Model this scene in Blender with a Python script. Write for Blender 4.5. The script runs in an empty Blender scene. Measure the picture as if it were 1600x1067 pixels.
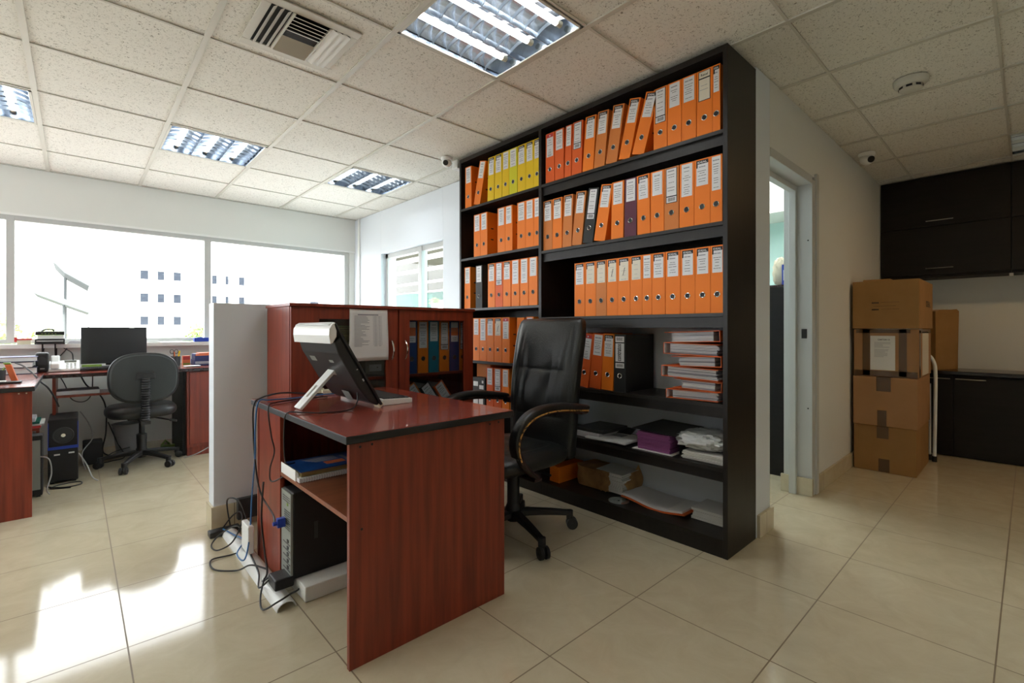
import bpy, bmesh, math, random
from mathutils import Vector, Matrix
random.seed(7)
PI = math.pi
sc = bpy.context.scene
C = sc.collection

# ---------------------------------------------------------------- camera
YAW = 0.7427
cam_d = bpy.data.cameras.new('camera'); cam = bpy.data.objects.new('camera', cam_d); C.objects.link(cam)
cam.location = (0, 0, 1.06); cam.rotation_euler = (PI/2, 0, -YAW)
cam_d.sensor_width = 36.0; cam_d.lens = 744.0/1600*36; cam_d.shift_y = -19.5/1600
cam_d.clip_start = 0.05; cam_d.clip_end = 400
sc.camera = cam
# ---------------------------------------------------------------- light
WORLD = 3.0
w = bpy.data.worlds.new('sky'); sc.world = w; w.use_nodes = True
bg = w.node_tree.nodes['Background']; bg.inputs[0].default_value = (0.93, 0.97, 1.0, 1); bg.inputs[1].default_value = WORLD
sun_d = bpy.data.lights.new('sun', 'SUN'); sun_d.energy = 4.5; sun_d.angle = 0.02; sun_d.color = (1, 0.96, 0.9)
sun = bpy.data.objects.new('sun', sun_d); C.objects.link(sun); sun.rotation_euler = (math.radians(48), 0, math.radians(-12))
TUBE = 13.0
vs = sc.view_settings; vs.view_transform = 'Standard'; vs.look = 'None'; vs.gamma = 1.0; vs.exposure = 1.42
vs.use_curve_mapping = False
sc.cycles.use_denoising = True; sc.cycles.max_bounces = 10; sc.cycles.diffuse_bounces = 5
sc.cycles.glossy_bounces = 5; sc.cycles.transparent_max_bounces = 12; sc.cycles.sample_clamp_indirect = 6

# ---------------------------------------------------------------- materials
def lin(r, g, b):
    f = lambda c: (c/255/12.92) if c/255 <= 0.04045 else ((c/255+0.055)/1.055)**2.4
    return (f(r), f(g), f(b), 1)
def mat(name, col, rough=0.5, metal=0.0, spec=0.5, bump=0.0, bscale=60, coat=0.0):
    m = bpy.data.materials.new(name); m.use_nodes = True; nt = m.node_tree; b = nt.nodes['Principled BSDF']
    b.inputs['Base Color'].default_value = col; b.inputs['Roughness'].default_value = rough
    b.inputs['Metallic'].default_value = metal; b.inputs['Specular IOR Level'].default_value = spec
    b.inputs['Coat Weight'].default_value = coat
    if bump:
        t = nt.nodes.new('ShaderNodeTexCoord'); n = nt.nodes.new('ShaderNodeTexNoise'); u = nt.nodes.new('ShaderNodeBump')
        n.inputs['Scale'].default_value = bscale; n.inputs['Detail'].default_value = 4
        u.inputs['Strength'].default_value = bump; u.inputs['Distance'].default_value = 0.004
        nt.links.new(t.outputs['Object'], n.inputs['Vector']); nt.links.new(n.outputs['Fac'], u.inputs['Height'])
        nt.links.new(u.outputs['Normal'], b.inputs['Normal'])
    return m
def noisy(name, c1, c2, scale=(1, 1, 1), nscale=8, rough=0.5, detail=4, lo=0.35, hi=0.65, spec=0.5, coat=0.0, bump=0.0, metal=0.0):
    m = mat(name, c1, rough, metal, spec, coat=coat); nt = m.node_tree; b = nt.nodes['Principled BSDF']
    t = nt.nodes.new('ShaderNodeTexCoord'); mp = nt.nodes.new('ShaderNodeMapping'); n = nt.nodes.new('ShaderNodeTexNoise')
    r = nt.nodes.new('ShaderNodeValToRGB')
    mp.inputs['Scale'].default_value = scale; n.inputs['Scale'].default_value = nscale; n.inputs['Detail'].default_value = detail
    r.color_ramp.elements[0].position = lo; r.color_ramp.elements[0].color = c1
    r.color_ramp.elements[1].position = hi; r.color_ramp.elements[1].color = c2
    L = nt.links.new
    L(t.outputs['Object'], mp.inputs[0]); L(mp.outputs[0], n.inputs['Vector']); L(n.outputs['Fac'], r.inputs[0]); L(r.outputs[0], b.inputs['Base Color'])
    if bump:
        u = nt.nodes.new('ShaderNodeBump'); u.inputs['Strength'].default_value = bump; u.inputs['Distance'].default_value = 0.003
        L(n.outputs['Fac'], u.inputs['Height']); L(u.outputs['Normal'], b.inputs['Normal'])
    return m
def emit(name, col, s):
    m = bpy.data.materials.new(name); m.use_nodes = True; nt = m.node_tree; nt.nodes.clear()
    e = nt.nodes.new('ShaderNodeEmission'); o = nt.nodes.new('ShaderNodeOutputMaterial')
    e.inputs[0].default_value = col; e.inputs[1].default_value = s; nt.links.new(e.outputs[0], o.inputs[0]); return m
def glass(name, tint=(1, 1, 1, 1), gl=0.06):
    m = bpy.data.materials.new(name); m.use_nodes = True; nt = m.node_tree; nt.nodes.clear()
    a = nt.nodes.new('ShaderNodeBsdfTransparent'); g = nt.nodes.new('ShaderNodeBsdfGlossy'); x = nt.nodes.new('ShaderNodeMixShader')
    lw = nt.nodes.new('ShaderNodeLayerWeight'); lw.inputs['Blend'].default_value = 0.5; pw = nt.nodes.new('ShaderNodeMath'); pw.operation = 'POWER'; pw.inputs[1].default_value = 4
    f = nt.nodes.new('ShaderNodeMath'); f.operation = 'MULTIPLY_ADD'; f.inputs[1].default_value = 0.6; f.inputs[2].default_value = gl*.4
    nt.links.new(lw.outputs['Facing'], pw.inputs[0]); nt.links.new(pw.outputs[0], f.inputs[0]); o = nt.nodes.new('ShaderNodeOutputMaterial')
    a.inputs[0].default_value = tint; g.inputs[1].default_value = 0.02
    nt.links.new(f.outputs[0], x.inputs[0]); nt.links.new(a.outputs[0], x.inputs[1]); nt.links.new(g.outputs[0], x.inputs[2]); nt.links.new(x.outputs[0], o.inputs[0])
    return m
M = {}
M['wall'] = mat('wall_paint', lin(226, 228, 224), 0.6, bump=0.08, bscale=180)
M['wallc'] = mat('cool_white_paint', lin(220, 227, 234), 0.55, bump=0.08, bscale=180)
M['teal'] = mat('pale_teal_paint', lin(190, 222, 218), 0.6)
M['wood'] = noisy('mahogany_vertical', lin(108, 38, 23), lin(148, 60, 36), (15, 15, .8), 3.0, 0.36, 7, 0.28, 0.72)
M['woodx'] = noisy('mahogany_top', lin(132, 54, 41), lin(154, 72, 58), (30, 9, 14), 8, 0.2, 8, 0.35, 0.7, spec=0.6, coat=0.3)  # lighter and pinker than the panels: reflections on the top put into its colour
M['woodi'] = noisy('mahogany_shelf', lin(120, 66, 40), lin(140, 80, 50), (2, 9, 9), 3, 0.4, 5)
M['black'] = noisy('black_wood', lin(24, 21, 19), lin(33, 29, 26), (6, 6, .6), 6, 0.42, 6, spec=0.35)
M['blacklip'] = noisy('black_wood_edge', lin(28, 25, 22), lin(37, 33, 29), (6, .6, 6), 6, 0.38, 6, spec=0.35)
M['blackc'] = noisy('black_cabinet', lin(15, 12, 11), lin(22, 18, 17), (6, .6, 6), 5, 0.45, 6, spec=0.3)
M['blackp'] = mat('black_plastic', lin(30, 31, 32), 0.45, bump=0.05, bscale=300)
M['dgrey'] = mat('dark_grey_plastic', lin(52, 54, 56), 0.4)
M['screen'] = mat('dark_screen', lin(44, 46, 48), 0.3)
M['leather'] = mat('black_leather', lin(24, 26, 26), 0.36, bump=0.3, bscale=160, spec=0.5)
M['fabric'] = mat('dark_fabric', lin(62, 66, 66), 0.9, bump=0.4, bscale=400)
M['vinyl'] = mat('black_vinyl', lin(36, 38, 39), 0.35)
M['white'] = mat('white_plastic', lin(236, 238, 236), 0.35)
M['cream'] = mat('cream_plastic', lin(222, 214, 188), 0.5)
M['paper'] = noisy('paper', lin(222, 220, 222), lin(200, 198, 204), (3, 3, 260), 3, 0.7)
M['papery'] = mat('white_paper', lin(232, 232, 230), 0.7)
M['label'] = mat('label_paper', lin(222, 222, 224), 0.6)
M['labelc'] = mat('label_cream', lin(222, 214, 196), 0.6)
M['ink'] = mat('ink', lin(58, 58, 64), 0.7)
M['inkl'] = mat('faint_ink', lin(150, 150, 158), 0.7)
M['inkb'] = mat('black_print', lin(22, 21, 22), 0.6)
M['alu'] = mat('painted_aluminium', lin(196, 198, 196), 0.4, 0.0)
M['steel'] = mat('brushed_steel', lin(190, 190, 186), 0.3, 1.0)
M['chrome'] = mat('chrome', lin(215, 215, 212), 0.15, 1.0)
M['reflect'] = mat('lamp_reflector', lin(160, 170, 182), 0.2, 0.95)
M['blade'] = mat('lamp_blade', lin(150, 158, 166), 0.3, 0.9)
M['grid'] = mat('grid_metal', lin(206, 204, 194), 0.45)
M['gold'] = noisy('worn_gold_edge', lin(50, 30, 18), lin(214, 160, 84), (1, 1, 1), 60, 0.5, 5, 0.40, 0.5)
M['darkwood'] = noisy('dark_arm_wood', lin(34, 20, 20), lin(52, 30, 28), (3, 3, 3), 9, 0.25)
M['card'] = noisy('cardboard', lin(160, 118, 66), lin(166, 124, 72), (1, 1, 1), 9, 0.75)
M['card2'] = noisy('pale_cardboard', lin(172, 128, 84), lin(178, 134, 90), (1, 1, 1), 9, 0.75)
M['tape'] = mat('brown_tape', lin(102, 74, 48), 0.18)
M['kraft'] = noisy('kraft_paper', lin(150, 112, 68), lin(186, 146, 94), (1, 1, 1), 14, 0.65, bump=0.6)
M['tubem'] = emit('fluorescent_tube', (1.0, 0.985, 0.94, 1), TUBE)
M['tubeo'] = emit('fluorescent_tube_far', (0.95, 0.98, 1.0, 1), TUBE*0.45)
M['warm'] = emit('warm_lamp', (1.0, 0.62, 0.30, 1), 38.0)
M['panel'] = emit('office_light_panel', (1, 1, 0.98, 1), 14.0)
M['glass'] = glass('window_glass')
M['dglass'] = glass('smoked_glass', (0.80, 0.83, 0.84, 1), 0.1)
M['blue'] = mat('blue_plastic', lin(28, 62, 168), 0.4)
M['cableb'] = mat('blue_cable', lin(50, 110, 170), 0.4)
M['cablek'] = mat('black_cable', lin(26, 26, 28), 0.45)
M['cableg'] = mat('grey_cable', lin(170, 170, 168), 0.5)
M['bluebk'] = noisy('blue_cover', lin(18, 58, 118), lin(28, 78, 146), (1, 1, 1), 12, 0.35)
M['foam'] = mat('white_foam', lin(222, 222, 216), 0.85, bump=0.5, bscale=220)
M['caddy'] = mat('pc_back_metal', lin(150, 156, 150), 0.45, 0.4)
M['green'] = mat('green_plastic', lin(130, 160, 70), 0.5)
M['red'] = mat('red_plastic', lin(196, 60, 60), 0.5)
M['orangep'] = mat('orange_plastic', lin(230, 120, 70), 0.5)
M['purple'] = noisy('purple_paper', lin(150, 84, 140), lin(116, 56, 110), (3, 3, 300), 3, 0.7)
M['yellowold'] = noisy('old_paper', lin(180, 160, 100), lin(120, 100, 60), (3, 3, 120), 3, 0.7)
M['bldg'] = mat('white_render', lin(245, 245, 242), 0.8)
M['bwin'] = noisy('far_window_glass', lin(36, 42, 52), lin(60, 66, 74), (1, 1, 9), 3, 0.8, spec=0.1)
M['leaf'] = noisy('leaves', lin(120, 160, 80), lin(176, 196, 130), (1, 1, 1), 6, 0.6)
M['canopy'] = mat('grey_canopy', lin(96, 100, 100), 0.8, spec=0.1)
M['soffit'] = mat('grey_soffit', lin(86, 86, 76), 0.95, spec=0.0)
M['tealg'] = mat('teal_cladding', lin(40, 100, 86), 0.8, spec=0.1)
M['pave'] = mat('pavement', lin(160, 158, 152), 0.8)
M['bag'] = mat('clear_plastic_bag', lin(222, 226, 226), 0.22, bump=0.9, bscale=38)
M['cd'] = noisy('disc_sheen', lin(130, 150, 150), lin(210, 214, 214), (1, 1, 1), 9, 0.15, metal=0.8)
M['basket'] = mat('grey_bin_plastic', lin(150, 150, 150), 0.5)
M['navy'] = mat('navy_cover', lin(34, 44, 92), 0.5)
BC = {'O': lin(238, 126, 30), 'D': lin(222, 96, 34), 'T': lin(206, 122, 56), 'Y': lin(232, 196, 24), 'G': lin(214, 208, 40),
      'K': lin(40, 42, 42), 'M': lin(92, 44, 62), 'N': lin(30, 62, 118), 'A': lin(34, 118, 142)}
CN = {'O': 'orange', 'D': 'red-orange', 'T': 'tan-orange', 'Y': 'yellow', 'G': 'lime-yellow', 'K': 'black', 'M': 'maroon', 'N': 'navy blue', 'A': 'teal'}
for k, c in BC.items(): M['bind'+k] = mat('binder_'+CN[k].replace('-', '_').replace(' ', '_'), c, 0.55, spec=0.3, bump=0.06, bscale=250)
M['edgeO'] = mat('binder_edge_orange', lin(226, 104, 40), 0.5)

def mk_floor():
    m = mat('polished_beige_tile', lin(200, 188, 158), 0.07, spec=0.55); nt = m.node_tree; b = nt.nodes['Principled BSDF']; N = nt.nodes.new; L = nt.links.new
    t = N('ShaderNodeTexCoord'); sx = N('ShaderNodeSeparateXYZ'); L(t.outputs['Object'], sx.inputs[0])
    def line(out, off, sp, hw):
        a = N('ShaderNodeMath'); a.operation = 'SUBTRACT'; L(out, a.inputs[0]); a.inputs[1].default_value = off
        d = N('ShaderNodeMath'); d.operation = 'DIVIDE'; L(a.outputs[0], d.inputs[0]); d.inputs[1].default_value = sp
        r = N('ShaderNodeMath'); r.operation = 'ROUND'; L(d.outputs[0], r.inputs[0])
        s = N('ShaderNodeMath'); s.operation = 'SUBTRACT'; L(d.outputs[0], s.inputs[0]); L(r.outputs[0], s.inputs[1])
        ab = N('ShaderNodeMath'); ab.operation = 'ABSOLUTE'; L(s.outputs[0], ab.inputs[0])
        lt = N('ShaderNodeMath'); lt.operation = 'LESS_THAN'; L(ab.outputs[0], lt.inputs[0]); lt.inputs[1].default_value = hw/sp
        return lt.outputs[0]
    lx = line(sx.outputs[0], 0.13, 0.502, 0.0022); ly = line(sx.outputs[1], 0.075, 0.4895, 0.0022)
    mx = N('ShaderNodeMath'); mx.operation = 'MAXIMUM'; L(lx, mx.inputs[0]); L(ly, mx.inputs[1])
    n = N('ShaderNodeTexNoise'); n.inputs['Scale'].default_value = 7; n.inputs['Detail'].default_value = 9; n.inputs['Roughness'].default_value = 0.65
    n.inputs['Distortion'].default_value = 0.8
    L(t.outputs['Object'], n.inputs['Vector'])
    r = N('ShaderNodeValToRGB'); r.color_ramp.elements[0].position = 0.3; r.color_ramp.elements[0].color = lin(196, 184, 156)
    r.color_ramp.elements[1].position = 0.7; r.color_ramp.elements[1].color = lin(209, 199, 172); L(n.outputs['Fac'], r.inputs[0])
    mix = N('ShaderNodeMix'); mix.data_type = 'RGBA'; L(mx.outputs[0], mix.inputs['Factor']); L(r.outputs[0], mix.inputs['A'])
    mix.inputs['B'].default_value = lin(128, 112, 88); L(mix.outputs['Result'], b.inputs['Base Color'])
    ro = N('ShaderNodeMapRange'); L(mx.outputs[0], ro.inputs[0]); ro.inputs['To Min'].default_value = 0.085; ro.inputs['To Max'].default_value = 0.5
    L(ro.outputs[0], b.inputs['Roughness']); return m
M['floor'] = mk_floor()
def mk_ceil():
    m = mat('acoustic_tile', lin(226, 224, 212), 0.9, spec=0.2); nt = m.node_tree; b = nt.nodes['Principled BSDF']; N = nt.nodes.new; L = nt.links.new
    t = N('ShaderNodeTexCoord'); n = N('ShaderNodeTexNoise'); n.inputs['Scale'].default_value = 110; n.inputs['Detail'].default_value = 3; n.inputs['Distortion'].default_value = 1.4
    n2 = N('ShaderNodeTexNoise'); n2.inputs['Scale'].default_value = 2.0; n2.inputs['Detail'].default_value = 2
    L(t.outputs['Object'], n.inputs['Vector']); L(t.outputs['Object'], n2.inputs['Vector'])
    r = N('ShaderNodeValToRGB'); r.color_ramp.elements[0].position = 0.30; r.color_ramp.elements[0].color = lin(128, 126, 112)
    r.color_ramp.elements[1].position = 0.42; r.color_ramp.elements[1].color = lin(236, 235, 228); L(n.outputs['Fac'], r.inputs[0])
    L(r.outputs[0], b.inputs['Base Color'])
    u = N('ShaderNodeBump'); u.inputs['Strength'].default_value = 0.35; u.inputs['Distance'].default_value = 0.003
    L(r.outputs[0], u.inputs['Height']); L(u.outputs['Normal'], b.inputs['Normal']); return m
M['ceil'] = mk_ceil()

# ---------------------------------------------------------------- mesh helpers
_txt = {}
def text_geo(s):
    if s in _txt: return _txt[s]
    cu = bpy.data.curves.new('t', 'FONT'); cu.body = s; cu.size = 1.0; cu.offset = 0.02; cu.resolution_u = 2
    ob = bpy.data.objects.new('t', cu); C.objects.link(ob)
    bpy.context.view_layer.update()
    me = bpy.data.meshes.new_from_object(ob.evaluated_get(bpy.context.evaluated_depsgraph_get()))
    vs_ = [v.co.copy() for v in me.vertices]; fs = [tuple(p.vertices) for p in me.polygons]
    bpy.data.objects.remove(ob); bpy.data.curves.remove(cu); bpy.data.meshes.remove(me)
    x0 = min(v.x for v in vs_); x1 = max(v.x for v in vs_); y0 = min(v.y for v in vs_); y1 = max(v.y for v in vs_)
    vs_ = [((v.x-x0)/(x1-x0), (v.y-y0)/(y1-y0)) for v in vs_]
    _txt[s] = (vs_, fs); return _txt[s]
class MB:
    def __init__(s): s.v = []; s.f = []; s.m = []
    def add(s, vs_, fs, mi=0):
        n = len(s.v); s.v += [Vector(p) for p in vs_]; s.f += [tuple(i+n for i in f) for f in fs]; s.m += [mi]*len(fs); return s
    def box(s, x0, x1, y0, y1, z0, z1, mi=0):
        if x0 > x1: x0, x1 = x1, x0
        if y0 > y1: y0, y1 = y1, y0
        return s.add([(x0,y0,z0),(x1,y0,z0),(x1,y1,z0),(x0,y1,z0),(x0,y0,z1),(x1,y0,z1),(x1,y1,z1),(x0,y1,z1)],
                     [(0,3,2,1),(4,5,6,7),(0,1,5,4),(1,2,6,5),(2,3,7,6),(3,0,4,7)], mi)
    def quad(s, a, b, c, d, mi=0): return s.add([a, b, c, d], [(0,1,2,3)], mi)
    def prism(s, pts, vec, mi=0):       # pts: loop of 3D points, extruded by vec
        n = len(pts); vec = Vector(vec); a = [Vector(p) for p in pts]; b = [p+vec for p in a]
        fs = [tuple(range(n))[::-1], tuple(range(n, 2*n))] + [(i, (i+1) % n, (i+1) % n+n, i+n) for i in range(n)]
        return s.add(a+b, fs, mi)
    def tube(s, path, r, n=8, mi=0, cap=True, closed=False):
        P = [Vector(p) for p in path]; k = len(P); rr = r if isinstance(r, (list, tuple)) else [r]*k
        rings = []; up = None
        for i in range(k):
            if closed: t = P[(i+1) % k]-P[i-1]
            else: t = P[min(i+1, k-1)]-P[max(i-1, 0)]
            t.normalize()
            if up is None:
                up = Vector((0, 0, 1)) if abs(t.z) < 0.9 else Vector((1, 0, 0))
            up = (up-t*up.dot(t))
            if up.length < 1e-6: up = t.orthogonal()
            up.normalize(); sd = t.cross(up)
            rings.append([P[i]+(up*math.cos(2*PI*j/n)+sd*math.sin(2*PI*j/n))*rr[i] for j in range(n)])
        vs_ = [p for g in rings for p in g]; fs = []
        for i in range(k if closed else k-1):
            a = i*n; b = ((i+1) % k)*n
            fs += [(a+j, a+(j+1) % n, b+(j+1) % n, b+j) for j in range(n)]
        if cap and not closed: fs += [tuple(range(n))[::-1], tuple(range((k-1)*n, k*n))]
        return s.add(vs_, fs, mi)
    def cyl(s, a, b, r0, r1=None, n=20, mi=0):
        return s.tube([a, b], [r0, r0 if r1 is None else r1], n, mi)
    def lathe(s, prof, c=(0,0,0), ax='z', n=28, mi=0):   # prof: (radius, height)
        vs_ = []; k = len(prof)
        for r, h in prof:
            for j in range(n):
                a = 2*PI*j/n; p = (r*math.cos(a), r*math.sin(a), h)
                if ax == 'x': p = (p[2], p[0], p[1])
                if ax == 'y': p = (p[1], p[2], p[0])
                vs_.append(Vector(c)+Vector(p))
        fs = []
        for i in range(k-1): fs += [(i*n+j, i*n+(j+1) % n, (i+1)*n+(j+1) % n, (i+1)*n+j) for j in range(n)]
        fs += [tuple(range(n))[::-1], tuple(range((k-1)*n, k*n))]
        return s.add(vs_, fs, mi)
    def grid(s, fn, nu, nv, mi=0, wrapu=False):
        vs_ = [fn(i/nu, j/nv) for j in range(nv+1) for i in range(nu if wrapu else nu+1)]; st = nu if wrapu else nu+1
        fs = [(j*st+i, j*st+(i+1) % st, (j+1)*st+(i+1) % st, (j+1)*st+i) for j in range(nv) for i in range(nu)]
        return s.add(vs_, fs, mi)
    def text(s, t, o, ux, uy, w, h, mi=0):     # text box with lower left o, right vector ux, up vector uy
        v, f = text_geo(t); o = Vector(o); ux = Vector(ux); uy = Vector(uy)
        return s.add([o+ux*(a*w)+uy*(b*h) for a, b in v], f, mi)
    def build(s, name, mats, parent=None, local=False, bevel=0, smooth=False, sub=0, origin=None, ang=40):
        off = Vector((0,0,0))
        if not local:
            if parent: off = parent.matrix_basis.translation if parent.parent is None else parent.matrix_basis.translation+parent.parent.matrix_basis.translation
            elif origin: off = Vector(origin)
        me = bpy.data.meshes.new(name); me.from_pydata([v-off for v in s.v], [], s.f)
        if not isinstance(mats, (list, tuple)): mats = [mats]
        for m_ in mats: me.materials.append(M[m_])
        me.polygons.foreach_set('material_index', s.m)
        b = bmesh.new(); b.from_mesh(me); bmesh.ops.recalc_face_normals(b, faces=b.faces); b.to_mesh(me); b.free()
        if smooth:
            me.shade_smooth(); me.set_sharp_from_angle(angle=math.radians(ang))
        o = bpy.data.objects.new(name, me); C.objects.link(o)
        if parent: o.parent = parent
        elif origin: o.location = origin
        if bevel:
            q = o.modifiers.new('bevel', 'BEVEL'); q.width = bevel; q.segments = 2; q.limit_method = 'ANGLE'; q.angle_limit = math.radians(50)
        if sub:
            q = o.modifiers.new('sub', 'SUBSURF'); q.levels = sub; q.render_levels = sub
        return o
def box(*a): return MB().box(*a)
def thing(name, label, cat, loc=(0,0,0), rz=0, group=None):
    o = bpy.data.objects.new(name, None); C.objects.link(o); o.location = loc; o.rotation_euler = (0,0,rz)
    o.empty_display_size = 0.1
    tag(o, label, cat, group); return o
def tag(o, label, cat, group=None):
    o['label'] = label; o['category'] = cat
    if group: o['group'] = group
    return o
def struct(o): o['kind'] = 'structure'; return o
def smoothpath(pts, k=8):
    P = [Vector(p) for p in pts]; out = []
    for i in range(len(P)-1):
        a = P[max(i-1, 0)]; b = P[i]; c = P[i+1]; d = P[min(i+2, len(P)-1)]
        for j in range(k):
            t = j/k; out.append(0.5*((2*b)+(c-a)*t+(2*a-5*b+4*c-d)*t*t+(-a+3*b-3*c+d)*t**3))
    out.append(P[-1]); return out
def cable(name, pts, r, m, label, parent=None, cat='cable', group=None):
    mb = MB().tube(smoothpath(pts), r, 8)
    if parent: return mb.build(name, m, parent, smooth=True)
    return tag(mb.build(name, m, None, smooth=True, origin=pts[0]), label, cat, group)
def sgn(x): return -1 if x < 0 else 1
def sel(a, n): c, s_ = math.cos(a), math.sin(a); return sgn(c)*abs(c)**(2/n), sgn(s_)*abs(s_)**(2/n)

# ================================================================ ROOM
H = 2.39; WX = 2.54; WY = 5.62; CX = 5.80
struct(box(-3.0, 2.73, -3.0, 5.80, -0.06, 0).box(2.73, 6.0, -3.0, 3.65, -0.06, 0).build('floor', 'floor'))
# T-bar grid of the suspended ceiling
g = MB(); GX = 0.443; GY = 0.10; S = 0.61
def gridlines():
    k = -6
    while GX+k*S < 5.6:
        x = GX+k*S; k += 1
        if x < -3: continue
        g.box(x-.012, x+.012, -3.0, (5.6 if x < 2.5 else 0.94), H-.003, H+.004)
    k = -5
    while GY+k*S < 5.6:
        y = GY+k*S; k += 1
        if y < -3: continue
        yy = y
        g.box(-3.0, (5.5 if y < 0.94 else WX), yy-.006, yy+.006, H-.002, H+.0035)
gridlines()
LIGHTS = [(1.357, 1.626), (.748, 4.065), (1.968, 4.065), (-.472, 4.065), (4.99, -.185), (-1.08, 1.626), (-1.08, -.9), (1.357, -1.4)]
cm = MB()
holes = {(round((x-S/2-GX)/S), round((y-S/2-GY)/S)) for x, y in LIGHTS}
for i in range(-7, 10):
    for j in range(-6, 10):
        if (i, j) in holes: continue
        x0 = max(-3.0, GX+i*S); x1 = min(6.0, GX+(i+1)*S); y0 = max(-3.0, GY+j*S); y1 = min(5.8, GY+(j+1)*S)
        if x0 > 2.6 and y0 > .9: continue
        if x0 < 2.73 < x1 and y0 > .9: x1 = 2.73
        if x1 > x0 and y1 > y0: cm.box(x0, x1, y0, y1, H+.0045, H+.018)
cm.box(-3.0, 2.73, -3.0, 5.8, H+.12, H+.16).box(2.73, 6.0, -3.0, 1.1, H+.12, H+.16)
struct(cm.build('ceiling', 'ceil'))
struct(g.build('trim_1', 'grid'))
struct(MB().box(-3.1, WX, WY, WY+.12, 2.0, H).box(-3.1, WX, WY+.0, WY+.16, 0, 0.90).build('wall_window_side', 'wall'))
struct(MB().box(-3.1, -3.0, -3.0, 5.8, 0, .90).box(-3.1, -3.0, -3.0, 5.8, 2.0, H).box(-3.1, -3.0, -3.0, 2.5, .9, 2.0).box(-3.1, -3.0, 5.2, 5.8, .9, 2.0).build('wall_left', 'wall'))
w3 = MB().box(-3.07, -3.02, 2.5, 5.2, .90, .94).box(-3.07, -3.02, 2.5, 5.2, 1.96, 2.0)  # unseen window, added in the left wall to let in more daylight
for k in range(3): w3.box(-3.07, -3.02, 2.5+k*1.32, 2.56+k*1.32, .9, 2.0)
w3 = struct(w3.build('added_daylight_window', 'alu'))
struct(box(-3.047, -3.043, 2.5, 5.2, .92, 1.98).build('pane', 'glass', w3))
struct(MB().box(-3.1, 6.0, -3.1, -3.0, 0, H).build('wall_rear', 'wall'))
struct(MB().box(CX, CX+.1, -3.1, 0.94, 0, H).build('wall_kitchenette', 'wall'))
# wall carrying the bookcase and the small sliding window
SW0, SW1, SZ0, SZ1 = 3.724, 4.95, 0.90, 1.905
struct(MB().box(WX, 2.73, .94, SW0, 0, H).box(WX, 2.73, SW1, 5.80, 0, H).box(WX, 2.73, SW0, SW1, 0, SZ0).box(WX, 2.73, SW0, SW1, SZ1, H).build('wall_bookcase_side', 'wallc', bevel=.003))
# door wall
DX0, DX1, DZ = 2.73, 3.50, 2.01
struct(MB().box(DX0, DX1, .94, 1.09, DZ+.02, H).box(DX1, 5.8, .94, 1.09, 0, H).build('wall_doorway', 'wall'))
f = MB().box(3.44, 3.50, .935, 1.10, 0, DZ).box(DX0, 3.44, .935, 1.10, DZ-.03, DZ+.02).box(3.405, 3.44, 1.02, 1.06, 0, DZ-.0305).box(DX0, 3.405, 1.02, 1.06, DZ-.065, DZ-.0305)
f.box(3.50, 3.545, .925, .94, 0, DZ+.045)
df = struct(f.build('door_1', 'alu', bevel=.002))
struct(MB().box(3.436, 3.4405, .965, .995, 1.0, 1.06).box(3.437, 3.441, .955, .962, 1.62, 1.628).box(3.437, 3.441, .955, .962, 0.55, 0.558).build('strike_plate', 'inkb', df))
# baseboards
struct(MB().box(3.545, 5.4, .925, .94, 0, .11).box(3.425, 3.445, .93, 1.115, 0, .11).build('baseboard_doorway', 'floor', bevel=.002))
struct(MB().box(2.55, 2.742, .924, .94, 0, .115).box(2.73, 2.742, .94, 1.1, 0, .115).build('baseboard_bookcase_side', 'floor', bevel=.002))
# main windows
wf = MB(); FY0, FY1 = 5.655, 5.70
for a, b in ((-3.0,-2.9), (-1.81,-1.75), (-.415,-.365), (.965,1.025), (2.42,2.475)): wf.box(a, b, FY0, FY1, .95, 1.99)
wf.box(-3.0, 2.475, FY0+.002, FY1-.002, 1.955, 2.0).box(-3.0, 2.475, FY0+.002, FY1-.002, .94, .975)
w1 = struct(wf.build('window_1', 'alu', bevel=.002))
struct(box(-3.0, 2.45, 5.675, 5.679, .97, 1.96).build('pane', 'glass', w1))
struct(MB().box(-3.0, 2.54, 5.50, 5.655, .90, .935).build('trim_2', 'wall', bevel=.003))
struct(MB().box(-3.0, 2.54, 5.612, 5.63, 1.992, 2.008).build('trim_3', 'white'))
struct(MB().box(2.475, 2.54, WY+.02, 5.78, .9, 2.0).build('trim_4', 'wall'))
# conduit in the corner
tag(MB().box(2.520, 2.539, 5.47, 5.505, .95, H).build('cable_duct', 'white', origin=(2.53, 5.49, .95)), 'thin white vertical cable duct beside the corner of window wall', 'duct')
# small sliding window
sf = MB(); a0, a1 = 2.60, 2.66
sf.box(a0, a1, SW0, SW1, SZ1-.05, SZ1).box(a0, a1, SW0, SW1, SZ0, SZ0+.04).box(a0, a1, SW1-.05, SW1, SZ0, SZ1).box(a0, a1, SW0, SW0+.03, SZ0, SZ1).box(a0-.01, a1, 4.18, 4.24, SZ0, SZ1)
w2 = struct(sf.build('window_2', 'alu', bevel=.002))
struct(box(2.628, 2.631, SW0+.03, SW1-.05, SZ0+.04, SZ1-.05).build('pane', 'glass', w2))

# room behind the doorway
struct(MB().box(2.73, 6.0, 3.55, 3.65, 0, 2.9).box(5.9, 6.0, 1.09, 3.6, 0, 2.9).build('wall_office', 'teal'))
struct(MB().box(2.73, 6.0, 1.09, 3.6, 2.72, 2.8).box(5.35, 5.9, 1.09, 3.55, 2.27, 2.72).build('trim_5', 'wall'))
struct(MB().box(2.73, 6.0, 1.05, 1.09, H, 2.8).box(2.70, 2.73, 1.09, 3.6, H, 2.8).build('trim_6', 'wall'))
tag(MB().box(3.2, 5.2, 2.0, 2.2, 2.70, 2.719).build('office_light', 'panel', origin=(4.2, 2.1, 2.7)), 'bright strip ceiling light in the office seen through the doorway', 'light')

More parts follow.
